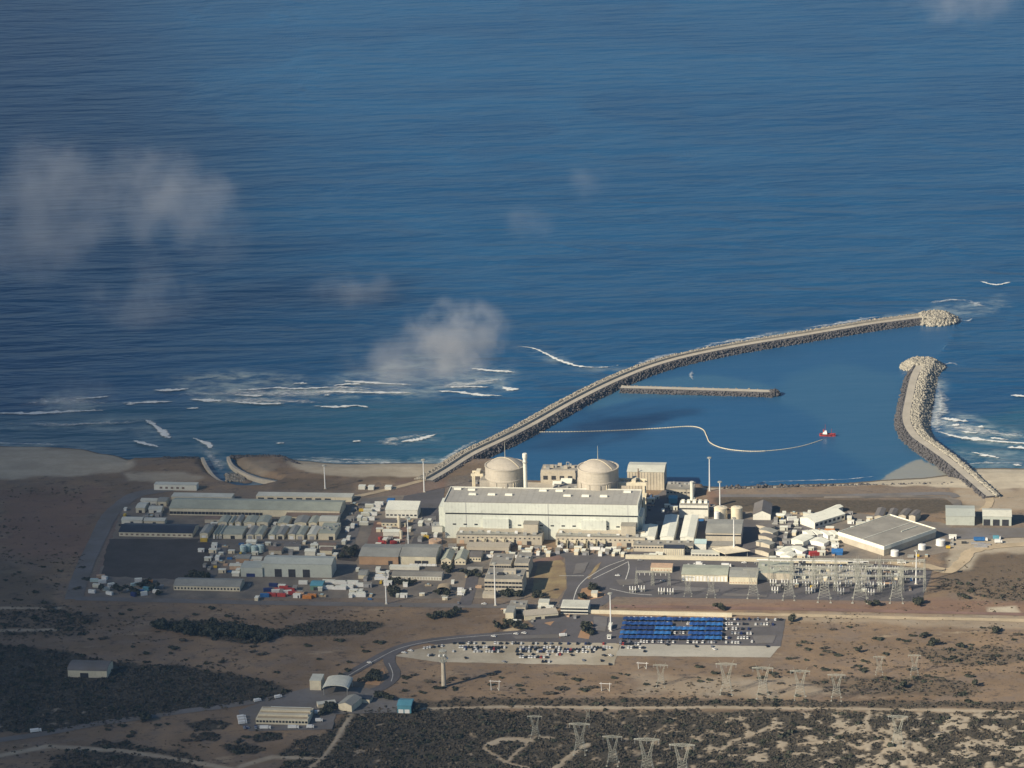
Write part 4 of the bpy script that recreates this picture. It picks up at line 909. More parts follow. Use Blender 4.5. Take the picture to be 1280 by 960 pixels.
# ------------------------------------------------------------ the other buildings
BL = [ # name, label, category, x0, x1, front foot, depth, height, roof, wall, roof material, extras
 ('long_block', 'low pale block with square dark windows, alone near the beach by the outfall', 'building', 192.5, 246, 613, 9, 5.5, 'flat', 'white_wall', 'pale_roof', dict(wins=[(1.6, 2.0, 5, 2.6, 'brown_roof', .1, .75)])),
 ('warehouse', 'very long pale-roofed warehouse stretching across the left part of the site', 'warehouse', 211, 425, 645.5, 31, 7.0, 'gx', 'cream_wall', 'green_roof', dict(rise=3.5, wins=[(1.2, 2.6, 26, 3.2, 'dark_opening', .0, .55)])),
 ('lean_to', 'brown lean-to roof along the right half of the long warehouse front', 'shed', 357, 424, 650, 9, 3.2, 'shed', 'cream_wall', 'brown_roof', dict(rise=1.5)),
 ('store', 'row of open-fronted pale stores behind the left end of the long warehouse', 'store', 214, 290, 627, 12, 4.6, 'flat', 'cream_wall', 'pale_roof', dict(doors=[(.1 + .115 * k, 3, 3.2) for k in range(8)])),
 ('store', 'row of dark-fronted pale stores behind the right half of the long warehouse', 'store', 320, 440, 626.5, 12, 4.6, 'flat', 'cream_wall', 'pale_roof', dict(doors=[(.05 + .1 * k, 6, 3.2) for k in range(8)])),
 ('dark_shed', 'long black-roofed shed with a thin cream front, beside the burnt plot', 'shed', 148.5, 241, 671, 25, 4.2, 'gx', 'cream_wall', 'dark_roof', dict(rise=3.0, wins=[(1.2, 1.6, 14, 2.5, 'brown_roof')])),
 ('low_block', 'long low grey-roofed block with a dotted cream front, below the burnt plot', 'building', 217, 300, 738.5, 20, 4.4, 'gx', 'cream_wall', 'grey_roof', dict(rise=2.4, wins=[(1.3, 1.6, 20, 1.5)])),
 ('three_door_shed', 'pale blue-grey shed with three big dark door openings', 'shed', 329, 415, 721.5, 22, 12.5, 'gx', 'blue_grey_roof', 'blue_grey_roof', dict(rise=2.0, doors=[(.22, 6.5, 7.5), (.42, 6.5, 7.5), (.63, 6.5, 7.5)])),
 ('side_shed', 'lower pale blue-grey wing on the left of the three-door shed', 'shed', 301, 328.6, 721, 18, 8.5, 'flat', 'blue_grey_roof', 'blue_grey_roof', dict(doors=[(.45, 8, 3.2, 'navy_paint')])),
 ('white_block', 'bright white flat-topped block between the trailer park and the asphalt road', 'building', 482, 522, 647.5, 18, 8.0, 'shed', 'white_wall', 'white_roof', dict(rise=3.0, wins=[(2.2, 1.4, 8, 2.4)])),
 ('pump_room', 'low cream building below the bright white block', 'building', 477, 507, 658.5, 9, 4.0, 'flat', 'cream_wall', 'old_asphalt', dict(wins=[(1.4, 1.2, 6, 1.6)])),
 ('pump_room', 'low white building beside the red machines', 'building', 479, 499, 670.5, 8, 4.4, 'gx', 'white_wall', 'white_roof', dict(rise=1.2)),
 ('brick_shed', 'big grey-roofed shed with a bare orange-brown front', 'shed', 449, 498, 706, 33, 8.0, 'gx', 'orange_brick', 'grey_roof', dict(rise=2.6, doors=[(.8, 4, 4)])),
 ('cream_shed', 'big grey-roofed shed with a cream front and white vehicles drawn up before it', 'shed', 500, 545, 706, 33, 8.0, 'gx', 'cream_wall', 'grey_roof', dict(rise=2.6, doors=[(.5, 6, 4), (.7, 6, 4)])),
 ('gabled_house', 'small green-grey gabled house, nearest the cream shed', 'house', 551.5, 564, 706, 24, 4.6, 'gy', 'cream_wall', 'green_roof', dict(wins=[(1.6, 1.4, 3, 1.2)], rise=2.4)),
 ('gabled_house', 'small green-grey gabled house in the middle of a row of three', 'house', 568.5, 582, 706, 24, 4.6, 'gy', 'cream_wall', 'green_roof', dict(wins=[(1.6, 1.4, 3, 1.2)], rise=2.4)),
 ('gabled_house', 'small dark blue-grey roofed house, right-hand one of the row of three', 'house', 587, 601, 702, 16, 4.4, 'gx', 'cream_wall', 'old_asphalt', dict(wins=[(1.6, 1.4, 4, 1.2)], rise=2.0)),
 ('shelter', 'long thin white shelter in front of the brick-fronted shed', 'shelter', 487, 524, 712.5, 5, 3.0, 'flat', 'white_wall', 'white_roof', dict()),
 ('row_block', 'long low white-fronted block with many small bays below the two big grey-roofed sheds', 'building', 490, 552, 725, 13, 3.8, 'gx', 'white_wall', 'flat_roof', dict(rise=1.6, wins=[(.6, 2.2, 18, 1.6, 'beige_wall')])),
 ('hut', 'small grey hut left of the long low white-fronted block', 'hut', 448, 458, 723.5, 14, 3.6, 'gx', 'cream_wall', 'grey_roof', dict(rise=1.5)),
 ('office_block', 'three-storey beige office block with dark window bands, front one of the stepped pair', 'office', 606, 653, 743.5, 29, 14.5, 'flat', 'beige_wall', 'flat_roof', dict(rim=.6, wins=[(10.4, 1.7, 11, 2.7), (6.6, 1.7, 11, 2.7), (2.4, 1.7, 9, 2.7)], vents=5)),
 ('office_block', 'beige two-storey office block joined behind the left of the three-storey one', 'office', 612.5, 639, 722, 28, 13.0, 'flat', 'beige_wall', 'flat_roof', dict(rim=.6, wins=[(9.6, 1.6, 9, 1.8)], vents=2)),
 ('office_block', 'taller flat-roofed office wing at the right rear of the office group, beside the grass', 'office', 643, 661, 722, 30, 13.5, 'flat', 'beige_wall', 'flat_roof', dict(rim=.6, wins=[(9.8, 1.6, 6, 2.0), (5.8, 1.6, 6, 2.0)], vents=2)),
 ('carport_block', 'long flat concrete block with two black slot openings, in front of the left hall annex', 'building', 583, 636, 690.5, 13, 5.2, 'flat', 'concrete', 'concrete', dict(doors=[(.25, 15, 2.0), (.68, 18, 2.0)])),
 ('low_block', 'small grey low block beside the rear corner of the turbine hall end', 'building', 540, 553, 665.5, 12, 6, 'flat', 'white_wall', 'steel', dict(vents=3)),
 ('white_garage', 'white shed beside the houses with a dark porch', 'garage', 584, 602, 717, 9, 3.2, 'gx', 'white_wall', 'flat_roof', dict(rise=1.2)),
 ('relay_house', 'small cream relay house standing alone on the asphalt before the long wall', 'building', 813.5, 840, 715.5, 11, 4.6, 'flat', 'cream_wall', 'tan_paint', dict(wins=[(1.4, 1.6, 7, 1.4, 'tan_paint')])),
 ('switch_house', 'long grey-roofed switch house with a row of white bays', 'building', 852.5, 909, 727, 25, 6.5, 'gx', 'cream_wall', 'green_roof', dict(rise=1.6, wins=[(.4, 4.6, 13, 2.0, 'white_paint')])),
 ('switch_house', 'cream-fronted grey-roofed switch house at the right end of the long one', 'building', 912, 946, 730.5, 24, 7.0, 'gx', 'cream_wall', 'grey_roof', dict(rise=1.4, wins=[(1.0, 1.0, 10, 1.6, 'tan_paint')])),
 ('bus_house', 'large flat pale-roofed building at the left edge of the switchyard', 'building', 947, 990, 725, 30, 6.5, 'flat', 'beige_wall', 'green_roof', dict(vents=4)),
 ('canopy_store', 'low pale row of small stores left of the leaning cream canopy', 'store', 864, 899, 696.5, 8, 4, 'flat', 'white_wall', 'pale_roof', dict(doors=[(.08 + .12 * k, 2.4, 2.6) for k in range(8)])),
 ('gabled_shed', 'white gable-fronted shed with a grey-brown roof near the pair of tanks', 'shed', 941.5, 963, 650, 32, 5.6, 'gy', 'white_wall', 'old_asphalt', dict(rise=3.6)),
 ('grey_shed', 'pale grey shed with a closed ribbed front by the beach track', 'shed', 1183, 1217.5, 656.5, 30, 9.0, 'gx', 'blue_grey_roof', 'blue_grey_roof', dict(rise=2.2)),
 ('open_shed', 'pale grey shed with three dark open bays by the beach track', 'shed', 1229, 1263.5, 657, 22, 9.0, 'gx', 'blue_grey_roof', 'pale_roof', dict(rise=2.4, doors=[(.14, 6.2, 6.0), (.47, 6.2, 6.0), (.79, 6.2, 6.0)])),
 ('admin_block', 'long low admin block with striped flat roofs, right of the entry road at the bottom', 'office', 320, 385, 906, 24, 5.0, 'flat', 'cream_wall', 'sand_soil', dict(rim=1.0, wins=[(1.8, 1.6, 16, 1.8)])),
 ('carport_row', 'narrow white-roofed parking shelter behind the striped admin block', 'shelter', 337, 387, 892.5, 7, 2.8, 'flat', 'white_paint', 'white_roof', dict()),
 ('gate_house', 'pale yellow box building at the entrance gate, left of its curved canopy', 'building', 387.5, 401.5, 863, 14, 8.5, 'flat', 'cream_paint', 'pale_roof', dict()),
 ('gate_office', 'lower flat-roofed gate office with a pale gable, below the curved gate canopy', 'building', 423, 440, 889, 18, 5.5, 'gy', 'cream_paint', 'grey_roof', dict(rise=2.0, rz=R(-24))),
 ('gate_shelter', 'thin slanted white-roofed gate shelter on the left of the gate office', 'shelter', 398, 420, 884, 6, 3.0, 'flat', 'cream_paint', 'pale_roof', dict(rz=R(14))),
 ('gate_shelter', 'long slanted dark-roofed shelter behind the gate office', 'shelter', 437, 462, 878.5, 8, 3.4, 'flat', 'cream_paint', 'dark_roof', dict(rz=R(-16))),
 ('teal_block', 'teal-roofed block with two white doors, at the edge of the dark scrub by the gate', 'building', 497, 514, 891.5, 14, 6.5, 'gx', 'teal_roof', 'teal_roof', dict(rise=1.6, doors=[(.25, 4, 3.2, 'white_paint'), (.7, 4, 3.2, 'white_paint')])),
 ('security_house', 'beige security building with a dark open bay, left end of the checkpoint', 'building', 632, 642, 778, 16, 9, 'flat', 'cream_wall', 'grey_roof', dict()),
 ('security_house', 'grey flat-roofed checkpoint hall behind the beige security building', 'building', 636, 657, 767, 16, 6, 'flat', 'concrete', 'flat_roof', dict(vents=2, doors=[(.6, 9, 3.2)])),
 ('security_house', 'small white kiosk with a flat roof among the checkpoint buildings', 'kiosk', 673, 686, 759, 9, 4.2, 'flat', 'white_wall', 'pale_roof', dict()),
 ('checkpoint_canopy', 'slanted pale-roofed checkpoint walkway with a dark side', 'shelter', 656, 698, 774, 14, 4, 'flat', 'cream_wall', 'concrete', dict(rz=R(9), doors=[(.4, 5, 2.4), (.8, 12, 2.4)])),
 ('gallery_block', 'white two-level gallery block at the head of the blue shaded car park wall', 'building', 701, 735, 767.5, 18, 6.4, 'flat', 'white_wall', 'pale_roof', dict(rim=.8, wins=[(3.8, 1.5, 8, 3.2), (.8, 1.6, 8, 3.2)])),
 ('island_hut', 'small cream hut on the orange traffic island', 'hut', 739, 746.5, 747, 7, 4, 'flat', 'cream_paint', 'pale_roof', dict()),
 ('dune_house', 'pale yellow house with a curved roof alone in the dark scrub', 'house', 85, 134, 847, 20, 6.0, 'arch', 'cream_wall', 'old_asphalt', dict(rise=3.0, doors=[(.42, 7, 4)])),
 ('beach_hut', 'small white hut on the dark flat behind the left beach, left one', 'hut', 448, 456, 612, 6, 3, 'flat', 'white_wall', 'white_roof', dict()),
 ('beach_hut', 'small white hut on the dark flat behind the left beach, middle one', 'hut', 460, 467, 612.5, 6, 3, 'flat', 'white_wall', 'white_roof', dict()),
 ('beach_hut', 'small white hut on the dark flat behind the left beach, nearest the tall mast', 'hut', 481, 489, 612.5, 6, 3, 'flat', 'white_wall', 'white_roof', dict()),
 ('blue_shed', 'small blue-roofed shed beyond the bright white block', 'shed', 484, 492, 633, 10, 5, 'gx', 'blue_paint', 'blue_paint', dict(rise=1.2)),
 ('blue_shed', 'bright blue tank shed lying in the shadow of the turbine hall', 'shed', 836, 846, 629.5, 10, 5, 'gx', 'teal_roof', 'teal_roof', dict(rise=1.2)),
]
for nm, lb, ct, x0, x1, yb, dp, hh, rf, wl, rm, kw in BL: bld(nm, lb, ct, x0, x1, yb, dp, hh, rf, wl, rm, **kw)
MBx = MB(); 
ps = [o for o in COL.objects if o.name == 'admin_block'][0]
wv = front(320, 385, 906)[1]
for k in range(2): MB().box(0, -5 + 9 * k, 5.0, wv * .97, 3.4, 1.5).obj('clerestory', 'cream_wall', ps)
ob = [o for o in COL.objects if o.name == 'office_block'][0]
MB().box(4, 3, 14.5, 11, 7, 3.0).obj('lift_house', 'beige_wall', ob); MB().box(-4, -2.5, 14.5, 6, 4, 1.6).obj('roof_plant', 'dark_band', ob)
MB().box(-12, -14.5 - 5, 0, 11, 9, 3.8).obj('porch', 'beige_wall', ob)

# the turned flat-roofed warehouse at the right
def turned(name, label, cat, pl, pf, pr, h, wall, rm, band=0, rim=.7, gable=False, dark=0):
    """rectangle from three foot corners in the picture: left, front, right"""
    a, b_, c_ = at(*pl), at(*pf), at(*pr); e = (b_ - a); L1 = e.length; e.normalize(); n_ = Vector((-e.y, e.x, 0)); L2 = max(4, (c_ - b_).dot(n_))
    ctr = a + e * L1 / 2 + n_ * L2 / 2; root = thing(name, label, cat, ctr, math.atan2(e.y, e.x))
    if gable:
        MB().prism([(-L1 / 2, 0), (L1 / 2, 0), (L1 / 2, h), (0, h + gable), (-L1 / 2, h)], -L2 / 2, L2 / 2, 'y').obj('wall', wall, root); r_ = MB()
        for s in (-1, 1): r_.prism([(s * (L1 / 2 + .4), h + .02 - gable * .8 / L1), (0, h + gable + .03), (0, h + gable + .33), (s * (L1 / 2 + .4), h + .32 - gable * .8 / L1)], -L2 / 2 - .4, L2 / 2 + .4, 'y')
        r_.obj('roof', rm, root)
    else:
        MB().box(0, 0, 0, L1, L2, h).obj('wall', wall, root); MB().box(0, 0, h, L1 - 2 * rim, L2 - 2 * rim, .08).obj('roof', rm, root)
        if band: 
            t = MB(); 
            for s in (-1, 1): t.box(0, s * (L2 / 2 + .15), h - band, L1 + .7, .5, band + .9).box(s * (L1 / 2 + .15), 0, h - band, .5, L2 + .2, band + .9)
            t.obj('parapet', 'white_roof', root)
    return root, L1, L2
wr, l1, l2 = turned('flat_warehouse', 'big square dark-roofed warehouse with a bright white parapet, turned at an angle', 'warehouse', (1048, 676.5), (1105, 695), (1185.5, 677.5), 8.6, 'beige_wall', 'flat_roof', 2.7, 1.0)
MB().box(0, 0, 8.7, .8, l2 * .94, .35).obj('roof_ridge', 'pale_roof', wr)
MB().box(l1 * .2, l2 * .25, 8.7, .9, l2 * .3, .8).obj('roof_duct', 'pale_roof', wr)
ws, l1, l2 = turned('white_shed', 'long bright white turned shed with dark openings along its shaded side', 'shed', (1000, 655), (1018.5, 661.5), (1052, 648.5), 6.2, 'white_wall', 'white_roof', gable=2.6)
me_ = window_mesh(3.0, 2.4, 'dark_opening')
for k in range(7): link('side_opening', me_, ws, (l1 / 2, -l2 / 2 + l2 * (k + .5) / 7, 2.4), R(90))
for lab, a in [('low white-roofed shed beyond the long bright white one', [(1022, 647), (1030, 649), (1062, 641)]), ('small white shed among white tents by the asphalt', [(989, 680), (1004, 683.5), (1012, 676)]), ('white-walled long store at the left foot of the turned warehouse', [(1046, 672), (1060, 677), (1070, 668)])]:
    turned('store_shed', lab, 'shed', *a, 4.6, 'white_wall', 'white_roof', gable=1.2)
for k, a in enumerate([[(1093, 653), (1103, 653.6), (1112, 644)], [(1109, 653), (1118, 653.6), (1127, 645)], [(1123, 652), (1132, 653), (1141, 645.5)], [(1136, 652.5), (1144, 653.5), (1151, 647)]]):
    turned('parallel_store', ['leftmost of four parallel slanting grey stores behind the turned warehouse', 'second from the left of four parallel slanting grey stores behind the turned warehouse', 'third from the left of four parallel slanting grey stores behind the turned warehouse', 'rightmost of four parallel slanting grey stores behind the turned warehouse'][k], 'store', *a, 6.5, 'beige_wall', 'old_asphalt', gable=1.0)
for k, (x, y) in enumerate([(948, 661), (952, 667), (951, 674), (948, 682), (947, 692)]):
    turned('slant_store', ['%s of five slanting grey sheds stacked in a column beside the tanks asphalt' % w_ for w_ in ('farthest', 'second farthest', 'middle', 'second nearest', 'nearest')][k], 'shed', (x - 3, y), (x + 14, y + 4.5), (x + 18, y + 1), 4.0, 'beige_wall', 'grey_roof' if k % 2 else 'old_asphalt', gable=.8)
for k, a in enumerate([[(1003, 668), (1013, 674), (1017, 672)], [(1012, 667), (1022, 672.5), (1026, 670.5)], [(1021, 668), (1035, 674), (1039, 672)], [(1031, 668), (1044, 673.5), (1048, 671.5)], [(1010, 680), (1030, 684), (1036, 680)], [(970, 694), (984, 697), (992, 690)], [(984, 690), (1003, 694.5), (1007, 691)], [(975, 698.5), (990, 701), (996, 697)]]):
    turned('storage_tent', 'long white storage tent in the cluttered yard left of the turned warehouse', 'tent', *a, 3.4, 'white_paint', 'white_roof', gable=1.4)[0]['group'] = 'white storage tents'
# leaning cream canopy
b = MB(); P = [at(x, y, 0) for x, y in ((890, 693), (918, 691), (938, 696), (906, 700))]; o0 = sum(P, Vector()) / 4
cn = thing('canopy', 'large pointed cream canopy roof on posts beside the long cream wall', 'canopy', o0)
vs = [(p - o0) for p in P]
b.add([(v.x, v.y, 5.5 + (1.2 if i == 1 else 0)) for i, v in enumerate(vs)] + [(v.x, v.y, 6.0 + (1.2 if i == 1 else 0)) for i, v in enumerate(vs)], [(3, 2, 1, 0), (4, 5, 6, 7), (0, 1, 5, 4), (1, 2, 6, 5), (2, 3, 7, 6), (3, 0, 4, 7)]); b.obj('roof', 'cream_paint', cn)
for v in vs: MB().bar(v * .85, v * .85 + Vector((0, 0, 5.6)), .5).obj('post', 'steel', cn)
# curved canopies
def arched_canopy(name, label, px0, px1, py, dep, h, rise, m, rz=None):
    c_, w_, *_ = front(px0, px1, py); root = thing(name, label, 'canopy', c_, YAW if rz is None else rz); s_ = w_ / 2
    pr = [(s_ * math.cos(t), h + rise * math.sin(t)) for t in [math.pi * k / 12 for k in range(13)]]
    inn = [(u * .97, z - .5) for u, z in pr]
    MB().prism(pr + inn[::-1], 0, dep, 'y').obj('roof', m, root)
    for sx_ in (-.9, .9):
        for y in (.8, dep - .8): MB().bar((sx_ * s_, y, 0), (sx_ * s_, y, h + rise * .3), .6).obj('post', 'steel', root)
    return root
arched_canopy('gate_canopy', 'pale curved canopy over the entrance gate lanes', 403, 436, 870, 22, 6.5, 3.0, 'pale_roof')
arched_canopy('arch_canopy', 'pale arched walkway canopy beside the access road to the offices', 546, 563, 741, 9, 3.2, 2.6, 'sand_soil')

# tanks
def tank(label, px, py, r_, h_, m='white_paint', group=None, dome=.18):
    root = thing('storage_tank', label, 'tank', at(px, py, 0) + Vector((0, r_, 0)), YAW, group)
    MB().lathe(0, 0, [(r_ * 1.04, 0), (r_ * 1.04, .3), (r_, .3), (r_, h_), (r_ * 1.02, h_ + .1), (r_ * 1.02, h_ + .3)], 24).obj('shell', m, root)
    MB().lathe(0, 0, [(r_ * .99, h_ + .31), (r_ * .6, h_ + .31 + r_ * dome * .7), (.05, h_ + .31 + r_ * dome)], 24).obj('lid', m, root)
    b = MB(); b.bar((r_ * .7, -r_ * .78, 0), (r_ * .7, -r_ * .78, h_ + .6), .35).box(0, 0, h_ + .3 + r_ * dome * .8, r_ * .3, r_ * .3, .8); b.obj('ladder', 'steel', root)
    return root
tank('squat cream tank, left one of the pair behind the grey workshop', 901.5, 651, 6.2, 11, 'cream_paint'); tank('squat cream tank, right one of the pair behind the grey workshop', 921.5, 650.5, 5.4, 11, 'cream_paint')
tank('small white tank in front of the left squat cream tank', 896.5, 652.5, 2.6, 9, 'white_paint')
tank('white tank at the shaded front corner of the turned warehouse', 1119, 696, 3.6, 4.4); tank('white tank halfway along the shaded side of the turned warehouse', 1153, 688, 3.4, 4.2); tank('white tank near the right end of the turned warehouse side', 1176.5, 683, 4.2, 4.6)
tank('tall narrow cream tank below the bright white block', 499, 660, 1.5, 11, 'cream_paint', dome=.4); tank('short narrow cream tank beside the red machines', 501.5, 674, 1.4, 7.5, 'cream_paint', dome=.4)
tank('round brown-walled basin on the asphalt near the left end of the turbine hall', 544, 682, 6.0, 3.2, 'tan_paint', dome=.05)
for k, (x, y) in enumerate([(304, 692), (311, 690), (318, 692), (326, 691)]):
    tank(['leftmost', 'second from left', 'third from left', 'rightmost'][k] + ' of four pale green tanks behind the pale blue-grey shed wing', x, y, 3.0, 6, 'pale_teal', dome=.3)

# ------------------------------------------------------------ repeated sheds of the left works
UN = [(250, 260), (266.5, 269), (270.5, 273), (274, 277.5), (279, 303), (308, 317), (318.5, 328), (335.5, 344), (345.5, 355), (360, 369), (370, 380), (384.5, 395)]
UB = [(273, 284), (286, 291), (294, 301), (305, 319), (321, 335), (347, 360), (368, 383), (386, 396)]
UL = ['narrow ribbed %s-roofed unit in the front row of workshops below the long warehouse', 'ribbed %s-roofed unit in the back row of workshops below the long warehouse']
def ordinal(k): return ('first second third fourth fifth sixth seventh eighth ninth tenth eleventh twelfth thirteenth fourteenth fifteenth'.split())[k]
for row, lst, yb, dd in ((0, UN, 674, 24), (1, UB, 659.5, 19)):
    for k, (a, b_) in enumerate(lst):
        rm = random.choice(['grey_roof', 'green_roof', 'green_roof', 'pale_roof']); wd = 'pale' if rm != 'grey_roof' else 'grey'
        bld('workshop_unit', ordinal(k) + ' unit from the left in the ' + ('front' if row == 0 else 'back') + ' row of %s-roofed workshops' % wd, 'workshop', a, b_, yb + (a - 320) * .008, dd, random.uniform(4.2, 5.4), 'gy' if b_ - a < 16 else 'gx', 'cream_wall', rm, rise=1.0, doors=[(.5, min(4, (b_ - a) * .5), 3.2, random.choice(['dark_opening', 'grey_paint', 'white_paint']))], group='workshop units in rows')
bld('workshop_block', 'square pale block at the right end of the workshop rows', 'workshop', 398, 419, 675, 30, 6.5, 'flat', 'cream_wall', 'green_roof', vents=6, doors=[(.75, 4, 3.5)])
bld('workshop_block', 'pale pitched block behind the right end of the workshop rows', 'workshop', 399, 421, 660, 17, 6.5, 'gx', 'cream_wall', 'pale_roof', rise=2.0)
for k, (x0, x1, yb, dd, hh, wl, rm) in enumerate([(170, 181, 641, 16, 5, 'cream_wall', 'pale_roof'), (176, 196, 631, 8, 4, 'white_wall', 'pale_roof'), (186, 202, 641.5, 10, 4, 'white_wall', 'pale_roof'), (197, 208, 633, 12, 5, 'cream_wall', 'grey_roof'), (152, 178, 655, 9, 4, 'white_wall', 'pale_roof'), (180, 206, 656, 9, 4, 'cream_wall', 'pale_roof'), (256, 282, 654, 9, 4, 'beige_wall', 'brown_roof')]):
    bld('yard_store', ['tall narrow pale store at the outer corner of the left works', 'thin white store farthest from the black-roofed shed in the left works', 'white store between the tall narrow store and the long warehouse end', 'grey-roofed store touching the left end of the long warehouse', 'left one of two white stores just behind the black-roofed shed', 'right one of two white stores just behind the black-roofed shed', 'brown-roofed store below the left half of the long warehouse'][k], 'store', x0, x1, yb, dd, hh, 'gx', wl, rm, rise=1.2, doors=[(.5, 3, 2.6)])
for k, (x0, x1, yb, dd, hh, wl, rm) in enumerate([(295, 312, 704, 11, 4.5, 'orange_brick', 'grey_roof'), (313, 327, 704, 8, 3.5, 'tan_paint', 'pale_roof'), (287, 301, 712, 7, 3.5, 'tan_paint', 'pale_roof'), (290, 299, 720.5, 6, 3, 'white_wall', 'white_roof'), (336, 352, 693, 10, 4, 'beige_wall', 'brown_roof'), (355, 374, 688, 8, 4, 'white_wall', 'old_asphalt'), (381, 394, 694.5, 8, 4, 'white_wall', 'white_roof'), (398, 420, 686, 7, 3.5, 'white_wall', 'brown_roof'), (308, 320, 681.5, 6, 3.4, 'white_wall', 'white_roof'), (400, 415, 693, 9, 4, 'cream_wall', 'brown_roof')]):
    bld('service_hut', ['orange-brick grey-roofed hut behind the left wing of the pale blue-grey shed', 'tan hut with pale roof squeezed against the pale blue-grey shed', 'tan hut beside the burnt plot road, upper one', 'little white hut beside the burnt plot road, lower one', 'brown-roofed beige hut in the cluttered yard', 'dark-roofed white hut in the cluttered yard', 'white-roofed hut behind the pale blue-grey three-door shed', 'long brown-roofed hut facing the workshop road near its right end', 'low white hut facing the workshop road near its left end', 'brown-roofed cream hut by the dark bare plot'][k], 'hut', x0, x1, yb, dd, hh, 'gx', wl, rm, rise=1.0)
# ------------------------------------------------------------ small plant and stores standing about the yards
bpy.context.view_layer.update()
FOOT = []
for o in COL.objects:
    if o.type == 'MESH' and 'kind' not in o and o.name.split('.')[0] in ('wall', 'body', 'tank', 'shell', 'cargo_box', 'blast_wall', 'cylinder_wall', 'front_bay', 'end_block', 'roof'):
        bb = [o.matrix_world @ Vector(c) for c in o.bound_box]; FOOT.append((min(v.x for v in bb), max(v.x for v in bb), min(v.y for v in bb), max(v.y for v in bb)))
FA = np.array(FOOT)
def is_free(x, y, r):
    return not np.any((FA[:, 0] < x + r) & (FA[:, 1] > x - r) & (FA[:, 2] < y + r) & (FA[:, 3] > y - r))
def pr(name, parts):
    root = bpy.data.objects.new(name, None); COL.objects.link(root); tag(root, name, name); return Proto(root, [b.obj(n, m, root) for n, b, m in parts])
KIT = []
for c_, m in (('white', 'white_paint'), ('cream', 'cream_paint'), ('pale grey', 'pale_roof'), ('grey', 'grey_paint')):
    p = pr('plant_cabin', [('body', MB().box(0, 0, 0, 5.5, 3.0, 2.7), m), ('roof', MB().box(0, 0, 2.7, 5.9, 3.4, .25), 'white_roof' if c_ != 'grey' else 'flat_roof'), ('door', MB().box(1.4, -1.5, .1, 1.0, .12, 2.0), 'dark_opening')]); p.root['category'] = 'cabin'; KIT.append((p, c_ + ' plant cabin', 2.6))
for c_, m in (('rusty', 'tan_paint'), ('dark', 'dark_band'), ('blue', 'blue_paint'), ('steel', 'steel')):
    b = MB()
    for s in (-1, 1): b.box(s * 2.1, 0, 0, .15, 2.2, 1.5).box(0, s * 1.05, 0, 4.2, .15, 1.5)
    p = pr('waste_skip', [('bin', b.box(0, 0, 0, 4.2, 2.2, .15), m), ('load', MB().box(0, 0, .15, 3.9, 1.9, .9, top=(.7, .6)), 'rock')]); p.root['category'] = 'skip'; KIT.append((p, c_ + ' waste skip', 2.0))
for c_, m in (('silver', 'galvanised'), ('tan', 'tan_paint')):
    b = MB(); f = MB()
    for k in range(6): b.bar((-4, -.9 + k * .36, .9 + .3 * (k % 2)), (4, -.9 + k * .36, .9 + .3 * (k % 2)), .32, seg=6)
    for x in (-3, 0, 3): f.box(x, 0, 0, .3, 2.4, .75)
    p = pr('pipe_stack', [('pipes', b, m), ('rack', f, 'steel')]); p.root['category'] = 'pipes'; KIT.append((p, 'stack of ' + c_ + ' pipes', 2.8))
b = MB().box(0, 0, .3, 3.6, 1.8, 2.0); p = pr('generator_set', [('casing', b, 'yellow_paint'), ('skid', MB().box(0, 0, 0, 4.2, 2.2, .3), 'dark_band'), ('exhaust', MB().bar((1.2, 0, 2.3), (1.2, 0, 3.6), .3, seg=6), 'steel')]); p.root['category'] = 'generator'; KIT.append((p, 'yellow generator set', 2.0))
b = MB()
for k in range(3): b.box(-2.2 + 2.2 * k, 0, 0, 1.9, 2.4, 1.2 + .5 * (k % 2))
p = pr('crate_stack', [('crates', b, 'sand_soil'), ('tarpaulin', MB().box(0, 0, 1.72, 2.2, 2.5, .12), 'pale_teal')]); p.root['category'] = 'crates'; KIT.append((p, 'row of tan crates', 2.4))
ZON = [([(250, 677), (425, 679), (420, 700), (255, 722)], 52, 'in the cluttered middle yard of the left works'), ([(152, 636), (210, 628), (206, 656), (150, 660)], 10, 'in the far corner yard of the left works'), ([(262, 648), (420, 650), (420, 662), (262, 660)], 22, 'between the two rows of workshops'),
       ([(425, 630), (455, 630), (440, 690), (424, 690)], 14, 'beside the trailer park road'), ([(470, 652), (552, 645), (550, 686), (470, 684)], 26, 'in the yard left of the turbine hall end'), ([(556, 684), (690, 686), (690, 695), (560, 694)], 26, 'on the strip before the left hall annex'),
       ([(690, 684), (790, 688), (788, 696), (695, 692)], 20, 'on the strip before the right hall annex'), ([(440, 712), (620, 712), (600, 750), (440, 750)], 26, 'on the bare ground left of the offices'), ([(800, 690), (935, 690), (935, 699), (800, 697)], 18, 'just behind the long cream wall'),
       ([(868, 620), (930, 640), (930, 655), (850, 650)], 12, 'around the boiler house and the squat tanks'), ([(960, 640), (1060, 642), (1100, 648), (1040, 700), (965, 700)], 46, 'in the cluttered yard left of the turned warehouse'), ([(1110, 690), (1190, 672), (1210, 678), (1150, 702)], 9, 'on the sandy ground below the turned warehouse'),
       ([(590, 596), (655, 598), (655, 606), (580, 606)], 8, 'on the flat beside the left reactor'), ([(800, 618), (850, 622), (846, 645), (806, 640)], 12, 'in the shadow right of the turbine hall'), ([(626, 760), (740, 760), (735, 772), (640, 780)], 9, 'around the checkpoint buildings'), ([(300, 730), (480, 735), (470, 750), (310, 750)], 14, 'around the coloured container yard'), ([(950, 708), (1145, 712), (1140, 742), (960, 738)], 26, 'between the switchyard gantries')]
